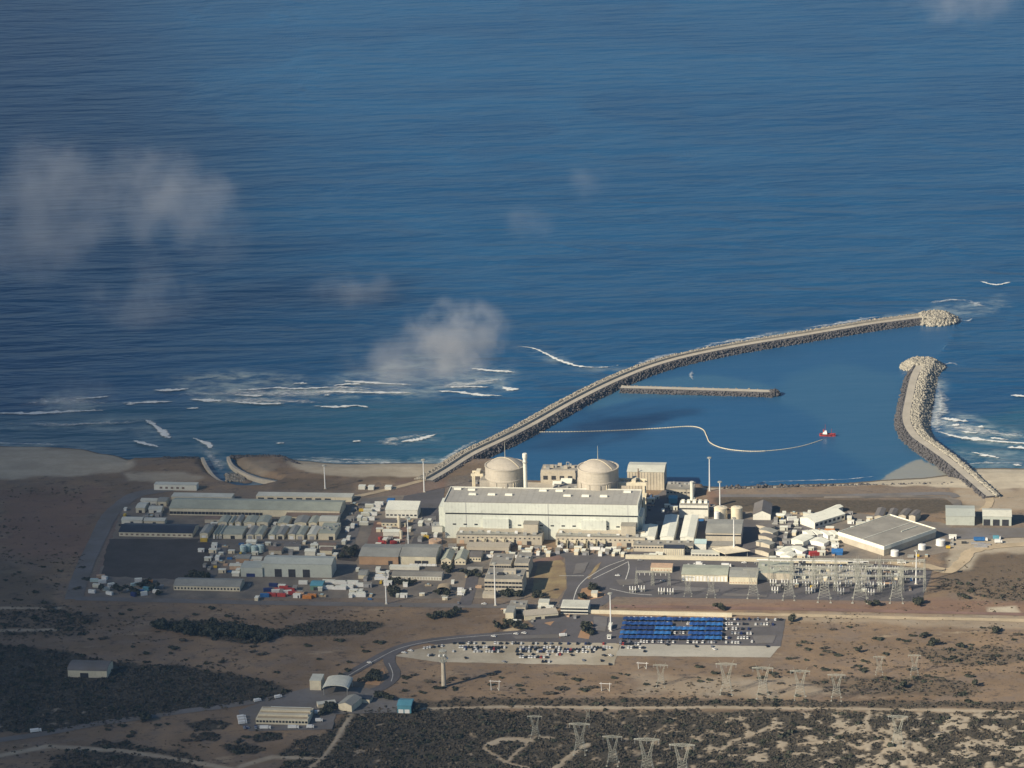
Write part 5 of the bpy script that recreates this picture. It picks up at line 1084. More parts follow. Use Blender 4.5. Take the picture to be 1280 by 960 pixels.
for poly, n_, where in ZON:
    xs = [p[0] for p in poly]; ys = [p[1] for p in poly]; done = 0; tries = 0
    while done < n_ and tries < 900:
        tries += 1; x, y = random.uniform(min(xs), max(xs)), random.uniform(min(ys), max(ys))
        if sdist(np.array([x]), np.array([y]), poly)[0] < 0: continue
        p = at(x, y, .1); kit, lab, r_ = random.choices(KIT, [5, 4, 5, 4, 1, 1, 1, 2, 1, 1, .7, 1.5])[0]
        if not is_free(p.x, p.y, r_ * .9): continue
        kit.place(p, YAW + random.choice([0, math.pi / 2]) + random.uniform(-.08, .08), lab + ' ' + where, lab + ' ' + where, random.uniform(.8, 1.35))
        FA = np.vstack([FA, [p.x - r_, p.x + r_, p.y - r_, p.y + r_]]); done += 1
for kit, lab, r_ in KIT:
    if not kit.used:
        for c_ in kit.ch: bpy.data.objects.remove(c_)
        bpy.data.objects.remove(kit.root)
# ------------------------------------------------------------ masts, pylons, switchyard
def lamp_mast(label, px, py, h):
    root = thing('lamp_mast', label, 'light mast', at(px, py, 0), 0)
    MB().bar((0, 0, 0), (0, 0, h), 1.5, .75, seg=8).obj('pole', 'white_paint', root)
    b = MB(); b.lathe(0, 0, [(.9, h), (2.0, h + .2), (2.0, h + .7), (.3, h + 1.0)], 10); b.obj('head_ring', 'galvanised', root)
    for k in range(6):
        a = k * math.pi / 3; MB().box(2.0 * math.cos(a), 2.0 * math.sin(a), h - .3, .7, .7, .5, rot=a).obj('lamp', 'steel', root)
    MB().box(0, 0, 0, 2.6, 2.6, .6, top=(.8, .8)).obj('base', 'concrete', root)
for lb, x, y, h in [('tall white light mast behind the long warehouse near the left beach', 406.5, 611, 24), ('tall white light mast at the shore end of the long breakwater', 530.4, 615, 33), ('white light mast between the bright white block and the cream shed', 510.7, 684, 29),
                    ('white light mast beside the site road below the long white-fronted block', 483, 755, 27), ('white light mast in front of the three-storey office block', 619.3, 757, 39), ('tall white light mast on the harbour shore right of the pale chimney', 887, 614, 34),
                    ('white light mast rising from behind the pair of squat cream tanks', 900, 640, 30), ('white light mast standing on the shaded car park edge', 763.5, 789, 34), ('white light mast at the right side of the switchyard', 1145, 730, 31), ('thin white light mast over the grey workshop roof', 917.5, 692, 34)]:
    lamp_mast(lb, x, y, h)
mb = thing('sign_post', 'white leaning barrier hut by the light mast at the blue car park', 'booth', at(763, 785, 0), YAW)
MB().box(0, 0, 0, 2.4, 9, 3.0, top=(.9, .96)).obj('body', 'white_paint', mb); MB().box(0, 0, 3.0, 3.0, 9.6, .3).obj('roof', 'white_roof', mb)
mb = thing('ticket_booth', 'small white booth on the kerb between the asphalt and the gravel parking', 'booth', at(761.5, 798, 0), YAW)
MB().box(0, 0, 0, 3.2, 3.2, 2.8).obj('body', 'white_paint', mb); MB().box(0, 0, 2.8, 3.8, 3.8, .3).obj('roof', 'pale_roof', mb); MB().box(0, -1.62, 1.2, 2.0, .12, 1.0).obj('window', 'glass', mb)

# the concrete communication column with an open lattice head
cc = thing('communication_tower', 'pale concrete column with open lattice antenna head, alone on the brown field', 'tower', at(555, 858.5, 0), 0)
MB().lathe(0, 0, [(2.1, 0), (1.55, 22), (1.5, 22.3)], 16).obj('shaft', 'concrete', cc)
b = MB()
for z in (22.4, 27, 31.5): b.lathe(0, 0, [(1.0, z), (3.3, z), (3.3, z + .3), (1.0, z + .3)], 12)
for k in range(8):
    a = k * math.pi / 4; p = Vector((3.1 * math.cos(a), 3.1 * math.sin(a), 22.4)); b.bar(p, p + Vector((0, 0, 9.3)), .22)
    q = Vector((3.1 * math.cos(a + math.pi / 4), 3.1 * math.sin(a + math.pi / 4), 27)); b.bar(p, q, .16); b.bar(q + Vector((0, 0, 0)), p + Vector((0, 0, 9.2)), .16)
b.obj('antenna_platform', 'galvanised', cc)
MB().bar((0, 0, 22.3), (0, 0, 34.5), .7, .3, seg=6).obj('mast', 'galvanised', cc)
for k in range(5):
    a = k * 1.25; MB().lathe(3.4 * math.cos(a), 3.4 * math.sin(a), [(.1, 24.0 + k), (.8, 24.2 + k), (.8, 25.4 + k), (.1, 25.6 + k)], 10).obj('dish', 'white_paint', cc)

def lattice(b, A, B_, n, w):
    """four-sided lattice between two squares of corners"""
    lv = [[a.lerp(c, k / n) for a, c in zip(A, B_)] for k in range(n + 1)]
    for k in range(n):
        for q in range(4):
            b.bar(lv[k][q], lv[k + 1][q], w); b.bar(lv[k][q], lv[k + 1][(q + 1) % 4], w * .6); b.bar(lv[k][(q + 1) % 4], lv[k + 1][q], w * .6)
            b.bar(lv[k + 1][q], lv[k + 1][(q + 1) % 4], w * .6)
def sq(cx, cy, z, sx_, sy_=None):
    sy_ = sx_ if sy_ is None else sy_
    return [Vector((cx + a * sx_, cy + c * sy_, z)) for a, c in ((-1, -1), (1, -1), (1, 1), (-1, 1))]
def make_pylon(h=26.0, w=.165):
    root = bpy.data.objects.new('pylon', None); COL.objects.link(root); ch = []
    waist = h * .46; tag(root, 'steel lattice pylon', 'pylon')
    for k, (a, c) in enumerate(zip(sq(0, 0, 0, 4.6), sq(0, 0, h * .12, 4.0))):
        ch.append(MB().bar(a, c, w * 1.5).box(a.x, a.y, -.3, 1.4, 1.4, .8).obj('leg', 'galvanised', root))
    b = MB(); lattice(b, sq(0, 0, h * .12, 4.0), sq(0, 0, waist, 2.6), 4, w); ch.append(b.obj('tower_body', 'galvanised', root))
    b = MB()
    for s in (-1, 1): lattice(b, sq(s * 1.5, 0, waist, 1.1, 1.8), sq(s * 4.3, 0, h * .90, .5, .8), 4, w * .9)
    ch.append(b.obj('fork_arms', 'galvanised', root))
    b = MB(); L = 8.3
    top = sq(0, 0, 0, 1)
    A = [Vector((-L, -.25, h * .92)), Vector((-L, .25, h * .92)), Vector((-L, .25, h * .94)), Vector((-L, -.25, h * .94))]; Bm = [Vector((0, -.9, h * .90)), Vector((0, .9, h * .90)), Vector((0, .9, h * .965)), Vector((0, -.9, h * .965))]
    C_ = [Vector((L, v.y, v.z)) for v in A]
    lattice(b, A, Bm, 5, w); lattice(b, Bm, C_, 5, w); ch.append(b.obj('crossarm', 'galvanised', root))
    for s in (-1, 1): ch.append(MB().bar((s * 4.3, 0, h * .95), (s * 6.0, 0, h * 1.08), w * .9, w * .5).bar((s * 4.9, .6, h * .95), (s * 6.0, 0, h * 1.08), w * .6).obj('earth_peak', 'galvanised', root))
    for x in (-7.6, 0, 7.6): ch.append(MB().bar((x, 0, h * .92), (x, 0, h * .92 - 3.0), .3, .3, seg=6).obj('insulator', 'grey_paint', root))
    return Proto(root, ch)
PY = make_pylon()
def pylons(lst, grp, h0=26.0):
    for x, y, hp, lab in lst:
        p = at(x, y, 0); m, my, mz = metres(x, y); PY.place(p, R(-8), lab, grp, hp * mz / (h0 * 1.0))
pylons([(908, 866, 38, 'pale pylon on the brown field, leftmost of four big ones below the blue car park'), (953.5, 871, 38, 'pale pylon on the brown field, second of four big ones below the blue car park'),
        (1000, 873, 36, 'pale pylon on the brown field, third of four big ones below the blue car park'), (1045.5, 874, 32, 'pale pylon on the brown field, rightmost of four big ones below the blue car park'),
        (826, 857, 27, 'smaller steel pylon left of the four big ones, below the pale gravel parking'), (1099, 842, 22, 'faint small pylon on the brown field, right of the four big ones'), (1143, 842, 24, 'faint small pylon farthest right on the brown field')], 'pylons on the brown field')
pylons([(669, 921, 27, 'steel pylon farthest left in the row standing in dark scrub'), (725, 941, 38, 'steel pylon second from left in the row standing in dark scrub'), (766, 955, 36, 'steel pylon third from left in the row standing in dark scrub'),
        (809, 968, 46, 'steel pylon fourth from left in the row standing in dark scrub, cut by the frame'), (853, 975, 46, 'steel pylon fifth from left in the row standing in dark scrub, cut by the frame'), (1122, 930, 36, 'faint pylon beside the pale forked track in the dark scrub'), (735, 899, 14, 'tiny pylon on the track edge above the row in dark scrub')], 'pylons in the dark scrub')
pylons([(860, 744, 24, 'steel pylon at the front of the switchyard, leftmost of seven'), (889, 745.5, 28, 'steel pylon at the front of the switchyard, second of seven'), (941.5, 746, 36, 'steel pylon at the front of the switchyard, third of seven'), (986, 748, 38, 'steel pylon at the front of the switchyard, fourth of seven'),
        (1030.5, 750.5, 42, 'steel pylon at the front of the switchyard, fifth of seven'), (1075, 751, 48, 'steel pylon at the front of the switchyard, sixth and tallest of seven'), (1120.5, 751.5, 42, 'steel pylon at the front of the switchyard, rightmost of seven')], 'pylons at the front of the switchyard')
for k, (x, y) in enumerate([(619, 863), (757, 864), (803, 836)]):
    t = thing('timber_frame', ['low pale H-shaped pole frame right of the communication column', 'low pale H-shaped pole frame with pale stubs, below the gravel parking', 'low pale pole frame just below the pale gravel strip'][k], 'pole frame', at(x, y, 0), R(-10))
    for s in (-1, 1):
        MB().bar((s * 3.2, 0, 0), (s * 3.6, 0, 9 - 3 * k * .5), .5).obj('post', 'white_paint', t); MB().bar((s * 3.2, .3, 0), (s * 1.2, 3.2, 0.9), .7).obj('anchor', 'pale_rock', t)
    MB().bar((-5, 0, 8 - 1.5 * k), (5, 0, 8 - 1.5 * k), .45).obj('crossbar', 'white_paint', t)

def make_gantry(w, h):
    root = bpy.data.objects.new('switchyard_gantry', None); COL.objects.link(root); ch = []; tag(root, 'grey lattice gantry', 'gantry')
    for s in (-1, 1):
        b = MB(); lattice(b, sq(s * w / 2, 0, 0, 1.3), sq(s * w / 2, 0, h, .5), 5, .19); b.bar((s * w / 2, 0, h), (s * w / 2, 0, h + 4), .3, .15); ch.append(b.obj('column', 'galvanised', root))
    b = MB(); lattice(b, sq(-w / 2, 0, h - 1, .01, .7), sq(w / 2, 0, h - 1, .01, .7), 1, .2)
    for k in range(8):
        x0 = -w / 2 + w * k / 8; x1 = -w / 2 + w * (k + 1) / 8
        for y in (-.6, .6):
            b.bar((x0, y, h - 1.4), (x1, y, h - 1.4), .3); b.bar((x0, y, h), (x1, y, h), .3); b.bar((x0, y, h - 1.4), (x1, y, h), .2)
    ch.append(b.obj('beam', 'galvanised', root))
    for x in (-.3, 0, .3): ch.append(MB().bar((x * w, 0, h - 1.4), (x * w, 0, h - 4.0), .45, .35, seg=6).obj('insulator', 'white_paint', root))
    return Proto(root, ch)
GA = make_gantry(21, 15)
rows_ = [(717, 'far'), (727, 'middle'), (737, 'near')]
for ry, rn in rows_:
    for k, x in enumerate(np.arange(962, 1130, 27.5)):
        if rn == 'near' and x < 980: continue
        GA.place(at(x + 13.7, ry + (x - 960) * .018, 0), YAW, 'lattice gantry in the %s gantry row of the switchyard, %s from the left' % (rn, ordinal(k)), 'switchyard gantries in three rows')
GB = make_gantry(15, 13)
for k, x in enumerate((801, 821)): GB.place(at(x + 5, 731 + k * .4, 0), YAW, ['left', 'right'][k] + ' one of two thin gantries on open asphalt before the small cream relay house', 'two gantries on the open asphalt')
# breakers and insulator posts between the gantries
def make_breaker():
    root = bpy.data.objects.new('circuit_breaker', None); COL.objects.link(root); ch = []; tag(root, 'breaker', 'circuit breaker')
    b = MB()
    for s in (-1, 0, 1): b.bar((s * 2.4, 0, 0), (s * 2.4, 0, 2.6), .6)
    b.box(0, 0, 2.4, 6, .7, .5); ch.append(b.obj('support_frame', 'galvanised', root))
    for s in (-1, 0, 1): ch.append(MB().lathe(s * 2.4, 0, [(.5, 2.9), (.65, 3.4), (.4, 3.8), (.6, 4.3), (.38, 4.9), (.5, 5.6), (.3, 6.2)], 8).obj('insulator', 'white_paint', root))
    ch.append(MB().box(0, -.8, .6, 1.6, .8, 1.6).obj('control_box', 'grey_paint', root)); return Proto(root, ch)
BR = make_breaker()
for rn, ry, lab in [(0, 713, 'behind the far gantry row'), (1, 722, 'between the far and middle gantry rows'), (2, 732, 'between the middle and near gantry rows'), (3, 741.5, 'between the near gantry row and the pylons')]:
    for x in np.arange(958 + 4 * rn, 1125, 13.5 if rn < 3 else 40): BR.place(at(x + random.uniform(-1.5, 1.5), ry + (x - 960) * .018 + random.uniform(-.5, .5), 0), YAW, 'grey three-pole circuit breaker ' + lab, 'circuit breakers ' + lab)
for k, (x, y) in enumerate([(791, 741), (802, 740), (827, 743), (838, 743.5)]): BR.place(at(x, y, 0), YAW, 'three-pole breaker in the front line on the open asphalt left of the switchyard', 'breakers on the open asphalt')
for k, (x0, x1, y) in enumerate([(946, 1086, 706.5), (1086, 1123, 717)]):
    a, b_ = at(x0, y, 0), at(x1, y + (x1 - x0) * .014, 0); t = thing('busbar', ['long pale tubular busbar along the back edge of the switchyard', 'short pale tubular busbar at the right end of the switchyard'][k], 'busbar', a)
    d = b_ - a; n_ = int(d.length / 14) + 1
    MB().bar((0, 0, 5.2), (d.x, d.y, 5.2), 1.4, seg=8).obj('tube', 'white_paint', t)
    for q in range(n_ + 1): MB().bar(d * (q / n_), d * (q / n_) + Vector((0, 0, 5.0)), .5).obj('post', 'galvanised', t)
for k, (x, y, lab) in enumerate([(1003, 703, 'first'), (1076, 706, 'second')]):
    t = thing('transformer', lab + ' dark grey transformer on the far edge of the switchyard by the long wall', 'transformer', at(x, y + 5, 0), YAW)
    MB().box(0, 0, .5, 6, 4, 4).obj('tank', 'dark_band', t); MB().box(-2.4, -2.6, .6, 1.6, 1.2, 3.4).obj('radiator', 'grey_paint', t); MB().bar((-1, 0, 4.5), (-1.3, 0, 7), .4).obj('bushing', 'tan_paint', t)

# ------------------------------------------------------------ vehicles
CARC = {'white': 'white_paint', 'silver': 'silver_paint', 'black': 'black_paint', 'dark grey': 'dark_band', 'red': 'red_paint', 'blue': 'navy_paint'}
def car_bm(b, L=4.4, W=1.78):
    a = W / 2
    b.prism([(-L / 2, .35), (L / 2, .35), (L / 2, .78), (L * .28, .95), (-L * .42, .98), (-L / 2, .82)], -a, a, 'x', 0)
    b.add([(-a * .94, -L * .40, .97), (a * .94, -L * .40, .97), (a * .94, L * .26, .97), (-a * .94, L * .26, .97), (-a * .78, -L * .30, 1.40), (a * .78, -L * .30, 1.40), (a * .78, L * .10, 1.40), (-a * .78, L * .10, 1.40)], [(0, 1, 5, 4), (1, 2, 6, 5), (2, 3, 7, 6), (3, 0, 4, 7)], 1)
    b.box(0, -L * .10, 1.40, W * .80, L * .42, .07, 0)
    for sx_ in (-1, 1):
        for sy_ in (-1, 1):
            c_ = Vector((sx_ * (a - .05), sy_ * L * .30, .33)); b.bar(c_ - Vector((.11, 0, 0)), c_ + Vector((.11, 0, 0)), .66, seg=8, m=2)
    return b
CARM = {}
for k, v in CARC.items():
    o = car_bm(MB()).obj('parked_car', [v, 'glass', 'tyre']); CARM[k] = o.data; bpy.data.objects.remove(o)
CARS = []
def car_row(x0, x1, y, occ, where, slope=.012, pitch=2.45, cols=None, jit=.25):
    a = at(x0, y, 0); b_ = at(x1, y + (x1 - x0) * slope, 0); d = b_ - a; n_ = int(d.length / pitch)
    for k in range(n_):
        if random.random() > occ * (.85 + .35 * math.sin(k * .31 + y)): continue
        p = a + d * ((k + .5) / n_) + Vector((random.uniform(-.2, .2), random.uniform(-jit, jit), 0))
        CARS.append((p, YAW + R(random.uniform(-3, 3)) + (math.pi if random.random() < .4 else 0), random.choices(list(CARC), cols or [7, 4, 4, 3, 1, 2])[0], where))
dk = [9, 3, 6, 4, .6, 2]
car_row(562, 760, 804.6, .62, 'in the farthest row of the sandy gravel parking', .004, cols=dk)
car_row(573, 640, 809.6, .95, 'in the second row of the sandy gravel parking, left of the gap', .004, cols=dk); car_row(645, 764, 809.8, 1.0, 'in the second row of the sandy gravel parking, right of the gap', .004, cols=dk)
car_row(565, 636, 814.8, .75, 'in the third row of the sandy gravel parking, left of the gap', .004, cols=dk); car_row(644, 742, 815, .95, 'in the third row of the sandy gravel parking, right of the gap', .004, cols=dk)
car_row(562, 572, 820, .8, 'in the little left cluster of the sandy gravel parking', .004, cols=dk); car_row(573, 640, 812, .7, 'in the half row behind the third row of the sandy gravel parking, left of the gap', .004, cols=dk) if 0 else None
car_row(645, 760, 812.3, .8, 'between the second and third rows of the gravel parking', .004, cols=dk); car_row(645, 702, 818.6, .7, 'just before the nearest full row of the gravel parking', .004, cols=dk); car_row(575, 638, 812.2, .6, 'left between second and third rows of the gravel parking', .004, cols=dk)
car_row(641, 704, 822, .8, 'in the nearest full row of the sandy gravel parking', .004, cols=dk)
car_row(653, 688, 827.5, .7, 'in the short nearest row of the sandy gravel parking', .004, cols=dk); car_row(525, 565, 811.5, .8, 'along the curved left end of the sandy gravel parking', -.13, cols=dk); car_row(530, 550, 820, .35, 'scattered at the left tip of the sandy gravel parking', -.02)
car_row(773, 800, 805.6, 1.0, 'in the far row of the pale strip below the blue canopies', .004, cols=dk); car_row(772, 806, 810, .9, 'in the middle row of the pale strip below the blue canopies', .004, cols=dk); car_row(772, 808, 814.6, .4, 'loose on the pale strip below the blue canopies', .004)
for x, y in ((714.5, 819.5), (755, 820), (763, 820), (729, 826), (752, 826.5), (762, 831), (890, 809), (893, 812), (870, 808.5), (959, 808.5), (834, 806.5), (582, 823), (630, 828)): CARS.append((at(x, y, 0), YAW + 1.2 * random.random(), random.choice(['white', 'black', 'silver']), 'standing apart from the rows on the gravel'))
for x, y in ((505, 816.5), (513, 814), (617, 796), (462, 829), (645, 793), (655, 792)): CARS.append((at(x, y, .05), YAW + R(75), 'white', 'driving on the curved entry road'))
wb = [10, 5, 1, 1, 0, 1]
for r_, y in enumerate((773.2, 779.4, 785.3, 791.0, 796.8, 802.4)):
    car_row(780 - r_ * 1.2, 905 - r_ * .6, y, .62 if r_ else .85, 'peeping from under the blue shade canopies, row %s from the wall' % ordinal(r_), .010, cols=wb)
    car_row(906, [978, 968, 938, 940, 936, 925][r_], y + 1.2, .75, 'in the open right part beside the blue shade canopies', .010, cols=[8, 4, 3, 3, 0, 1])
CARS.append((at(940, 802.5, 0), YAW, 'white', 'alone on the empty asphalt right of the blue canopies'))
for x, y in ((588, 737), (573, 754.5), (605, 755.5), (930, 704), (946, 704.3), (860, 707), (880, 707.5), (868, 706), (893, 710), (772, 720), (800, 701), (828, 727), (565, 660), (566, 664), (1085, 712), (1098, 711)): CARS.append((at(x, y, .05), YAW + R(random.choice([85, 95, 10])), random.choice(['white', 'white', 'silver']), 'left about the site roads and yards'))
for k in range(26):
    x = random.choice([random.uniform(305, 330), random.uniform(385, 410)]); CARS.append((at(x, 905 + random.uniform(1.5, 6) if x < 320 else 909.5, .05), YAW + R(random.choice([80, 20])), random.choice(['white', 'silver', 'blue']), 'around the striped admin block')) if k < 9 else None
CARS.sort(key=lambda c: c[0].length)
rest = MB()
KW = {'white': 0, 'silver': 3, 'black': 4, 'dark grey': 5, 'red': 6, 'blue': 7}
for k, (p, rz, colr, where) in enumerate(CARS):
    if k < 296:
        o = link('parked_car', CARM[colr], None, p + Vector((0, 0, .14)), rz)
        tag(o, '%s car %s' % (colr, where), 'car', '%s cars %s' % (colr, where))
    else:
        t = car_bm(MB()); c_, s_ = math.cos(rz), math.sin(rz); o0 = len(rest.v)
        rest.v += [(p.x + x * c_ - y * s_, p.y + x * s_ + y * c_, z + .14) for x, y, z in t.v]; rest.f += [[i + o0 for i in f] for f in t.f]
        rest.m += [(KW[colr] if m == 0 else m) for m in t.m]
if rest.v: struct(rest.obj('far_parked_cars', ['white_paint', 'glass', 'tyre', 'silver_paint', 'black_paint', 'dark_band', 'red_paint', 'navy_paint']), 'stuff')
print('CARS', len(CARS))
# blue shade canopies over the parking rows
def make_carport(m, w=14.6, dp=8.2):
    root = bpy.data.objects.new('carport', None); COL.objects.link(root); ch = []; tag(root, 'blue shade canopy', 'carport')
    b = MB(); hs = 2.6
    vs = []
    for j in range(4):
        for i in range(7): vs.append((-w / 2 + w * i / 6, -dp / 2 + dp * j / 3, hs + (.55 if i % 2 else 0) * 1.0 + (.35 if j in (1, 2) else 0)))
    o = len(vs); vs += [(x, y, z - .12) for x, y, z in vs]
    fs = [(j * 7 + i, j * 7 + i + 1, j * 7 + i + 8, j * 7 + i + 7) for j in range(3) for i in range(6)]; fs += [tuple(o + q for q in f)[::-1] for f in fs]
    b.add(vs, fs); ch.append(b.obj('shade_cloth', m, root))
    for x in (-w / 2 + .3, 0, w / 2 - .3):
        for y in (-dp / 2 + .3, dp / 2 - .3): ch.append(MB().bar((x, y, 0), (x, y, 2.7), .18).obj('post', 'galvanised', root))
    return Proto(root, ch)
CP = [(make_carport('shade_cloth'), 'blue'), (make_carport('shade_cloth_light'), 'light blue'), (make_carport('shade_cloth_dark'), 'dark navy')]
for r_, y in enumerate((778.0, 783.9, 789.6, 795.4, 801.0)):
    x0 = 778.5 - r_ * 1.3; x1 = 904 - r_ * .5; a = at(x0, y, 0); b_ = at(x1, y + (x1 - x0) * .010, 0); d = (b_ - a); n_ = round(d.length / 14.7)
    for k in range(n_):
        if k == n_ // 2 and r_ in (1, 3): continue
        cp, cn_ = random.choices(CP, [5, 3, 3])[0]; p = a + d * ((k + .5) / n_) + Vector((-math.sin(YAW), math.cos(YAW), 0)) * 4.1
        cp.place(p, YAW, '%s shade canopy, row %s from the wall, %s from the left' % (cn_, ordinal(r_), ordinal(k)), 'blue shade canopies over the car park', (d.length / n_ / 14.6 * .995, .86, .82))
# vans, trucks, trailers, containers
def box_vehicle(name, label, cat, px, py, L, Wd, H, m, rz=None, group=None, cab=True, cabm=None):
    root = thing(name, label, cat, at(px, py, .15), (YAW if rz is None else rz), group)
    if cab:
        MB().box(-L * .12, 0, .7, L * .76, Wd, H - .7).obj('cargo_box', m, root); MB().box(L * .39, 0, .5, L * .2, Wd * .92, H * .66, top=(.8, .94)).obj('cab', cabm or m, root)
        MB().box(L * .5 - .02, 0, H * .42, .1, Wd * .75, H * .26).obj('windscreen', 'glass', root)
        for x in (-L * .33, L * .34):
            for s in (-1, 1): MB().bar((x, s * (Wd / 2 - .3), .45), (x, s * (Wd / 2 - .02), .45), .9, seg=10).obj('wheel', 'tyre', root)
    else:
        b = MB(); b.box(0, 0, 0, L, Wd, H)
        n_ = max(3, int(L / .9))
        for k in range(n_): b.box(-L / 2 + (k + .5) * L / n_, -Wd / 2 - .04, .15, .3, .1, H - .3)
        b.obj('body', m, root); MB().box(L / 2 + .05, 0, .1, .12, Wd * .92, H - .2).obj('door', m, root)
        if m == 'white_paint' or cat == 'trailer': MB().box(0, 0, H, L + .15, Wd + .15, .15).obj('roof', 'white_roof', root)
    return root
box_vehicle('white_van', 'white van driving across the dark car park between the orange islands', 'van', 704, 795.5, 6.4, 2.4, 2.6, 'white_paint', R(10))
for k, (x, y) in enumerate([(576, 738), (576, 741), (576, 744.5)]): box_vehicle('white_van', ['farthest', 'middle', 'nearest'][k] + ' of three white vans side by side left of the office access road', 'van', x, y, 6, 2.2, 2.5, 'white_paint')
for k, x in enumerate(np.linspace(612, 661, 7)): box_vehicle('white_truck', 'long white truck, ' + ordinal(k) + ' from left in the line behind the office blocks', 'truck', x, 697.5 + (x - 612) * .012, 6.4, 2.5, 3.0, 'white_paint', group='white trucks in a line behind the offices')
for k, x in enumerate(np.linspace(515, 543, 6)): box_vehicle('white_van', 'white van drawn up close before the cream shed front, ' + ordinal(k) + ' from the left', 'van', x, 708 + (x - 515) * .012, 4.4, 2.1, 2.4, 'white_paint', group='white vans before the cream shed')
for k, (x, y) in enumerate([(484, 722), (483, 725.5)]): box_vehicle('white_bus', ['upper', 'lower'][k] + ' of two long white buses at the left end of the long white-fronted block', 'bus', x - 6, y, 12.5, 2.6, 3.0, 'white_paint')
for k, (x, y) in enumerate([(462, 634), (471, 633.5), (460, 640), (470, 638.5), (457, 644.5), (466, 644), (454, 650.5), (463, 650), (455, 656), (474, 631)]): box_vehicle('site_trailer', 'long white-grey office trailer, ' + ['nearest', 'second nearest', 'third nearest', 'fourth nearest', 'fifth nearest', 'sixth nearest', 'seventh nearest', 'eighth nearest', 'ninth nearest', 'farthest'][9 - sorted(range(10), key=lambda q: -[634, 633.5, 640, 638.5, 644.5, 644, 650.5, 650, 656, 631][q])[::-1].index(k)] + ' in the trailer park beside the bright white block', 'trailer', x, y, 8.5, 2.8, 3.0, 'white_paint' if k % 2 else 'pale_roof', cab=False, group='trailers by the bright white block')
for k, (x, y) in enumerate([(411, 729), (426, 730), (440, 730), (453, 733), (409, 736), (425, 736.5), (434, 735), (445, 741), (447, 745.5)]): box_vehicle('white_container', ordinal(k) + ' from the top left of the white container group right of the green-roofed hut', 'container', x, y, 11.5 if k not in (4, 8) else 15, 3.2, 3.0, 'white_paint', cab=False, group='white containers')
CT = [(335, 739, 'navy_paint', 'navy blue'), (342, 733, 'navy_paint', 'navy blue'), (340, 745, 'red_paint', 'dark red'), (352, 745.5, 'red_paint', 'dark red'), (355, 736, 'red_paint', 'dark red'), (349, 739, 'red_paint', 'dark red'), (363, 739, 'red_paint', 'dark red'), (366, 743, 'red_paint', 'dark red'), (331, 746, 'blue_paint', 'blue'), (345, 741, 'white_paint', 'white'), (359, 742, 'white_paint', 'white'),
      (375, 744, 'tan_paint', 'tan'), (390, 746.5, 'orange_paint', 'orange'), (384, 748, 'orange_paint', 'orange'), (379, 730, 'white_paint', 'white')]
for k, (x, y, m, c_) in enumerate(CT): box_vehicle('shipping_container', c_ + ' shipping container in the coloured stack yard below the three-door shed, ' + ordinal(sorted(range(len(CT)), key=lambda q: CT[q][0]).index(k)) + ' from left', 'container', x, y, 8, 2.6, 3.0, m, YAW + R(random.uniform(-14, 14)), 'coloured containers below the three-door shed', cab=False)
bld('green_hut', 'green-roofed open hut between the coloured containers and the white ones', 'hut', 388, 403, 738, 13, 4.5, 'gx', 'green_paint', 'teal_roof', rise=1.4, doors=[(.5, 5, 3)])
Y1 = [(115, 741, 'white_paint', 'white'), (121, 734, 'pale_roof', 'pale grey'), (128, 729, 'white_paint', 'white'), (133, 738, 'pale_roof', 'pale grey'), (137, 743, 'white_paint', 'white'), (126, 722, 'tan_paint', 'tan'), (131, 724, 'white_paint', 'white'), (118, 727, 'pale_teal', 'pale teal'), (139, 733, 'white_paint', 'white'),
      (163, 738, 'white_paint', 'white'), (169, 732, 'pale_teal', 'pale teal'), (175, 741, 'blue_paint', 'blue'), (183, 738, 'teal_roof', 'teal'), (180, 744, 'white_paint', 'white'), (190, 736, 'pale_teal', 'pale teal'), (195, 741, 'white_paint', 'white'), (173, 727, 'white_paint', 'white'), (187, 729, 'orange_paint', 'orange'), (200, 735, 'grey_paint', 'grey'), (167, 745, 'navy_paint', 'navy')]
for k, (x, y, m, c_) in enumerate(Y1): box_vehicle('storage_container', '%s container in the cluttered %s below the burnt plot, %s from left' % (c_, 'left pile' if x < 150 else 'right pile', ordinal(sorted([q for q in range(len(Y1)) if (Y1[q][0] < 150) == (x < 150)], key=lambda q: Y1[q][0]).index(k))), 'container', x, y, random.uniform(5, 8), 2.6, random.uniform(2.4, 3.4), m, YAW + R(random.uniform(-30, 30)), 'containers piled below the burnt plot', cab=False)
box_vehicle('yellow_container', 'bright yellow container at the right foot of the black-roofed shed', 'container', 255, 677, 6.5, 2.8, 3.2, 'yellow_paint', cab=False)
box_vehicle('orange_container', 'orange container under the shaded side of the long bright white shed', 'container', 1037, 667, 9.5, 4.5, 4.2, 'orange_paint', cab=False)
box_vehicle('red_container', 'red container right of the storage tents in the cluttered yard', 'container', 1018, 694, 9.5, 4, 3.6, 'red_paint', R(10), cab=False); box_vehicle('red_container', 'small faded red container between the red and the blue ones', 'container', 1031, 692, 6, 3, 3, 'tan_paint', R(5), cab=False)
bld('blue_tent_shed', 'blue pitched shelter in front of the turned warehouse', 'shed', 1040, 1053, 694, 8, 2.6, 'gx', 'blue_paint', 'blue_paint', rise=2.2)
for k, (x, y, m, c_) in enumerate([(1226, 676, 'blue_paint', 'blue'), (1248, 678.5, 'white_paint', 'white'), (1246, 674, 'teal_roof', 'teal')]): box_vehicle('parked_truck', c_ + ' truck parked on the sandy patch right of the turned warehouse', 'truck', x, y, 13 if k == 0 else 7, 3, 3.4, m, R(-4), cabm='white_paint')
for k, (x, y) in enumerate([(1222, 680), (1230, 681.5), (1226, 684)]): box_vehicle('flat_stack', ['upper', 'middle', 'lower'][k] + ' grey stack of materials beside the blue truck on the sandy patch', 'stack', x, y, 12, 2.5, 1.2, 'grey_paint', cab=False)
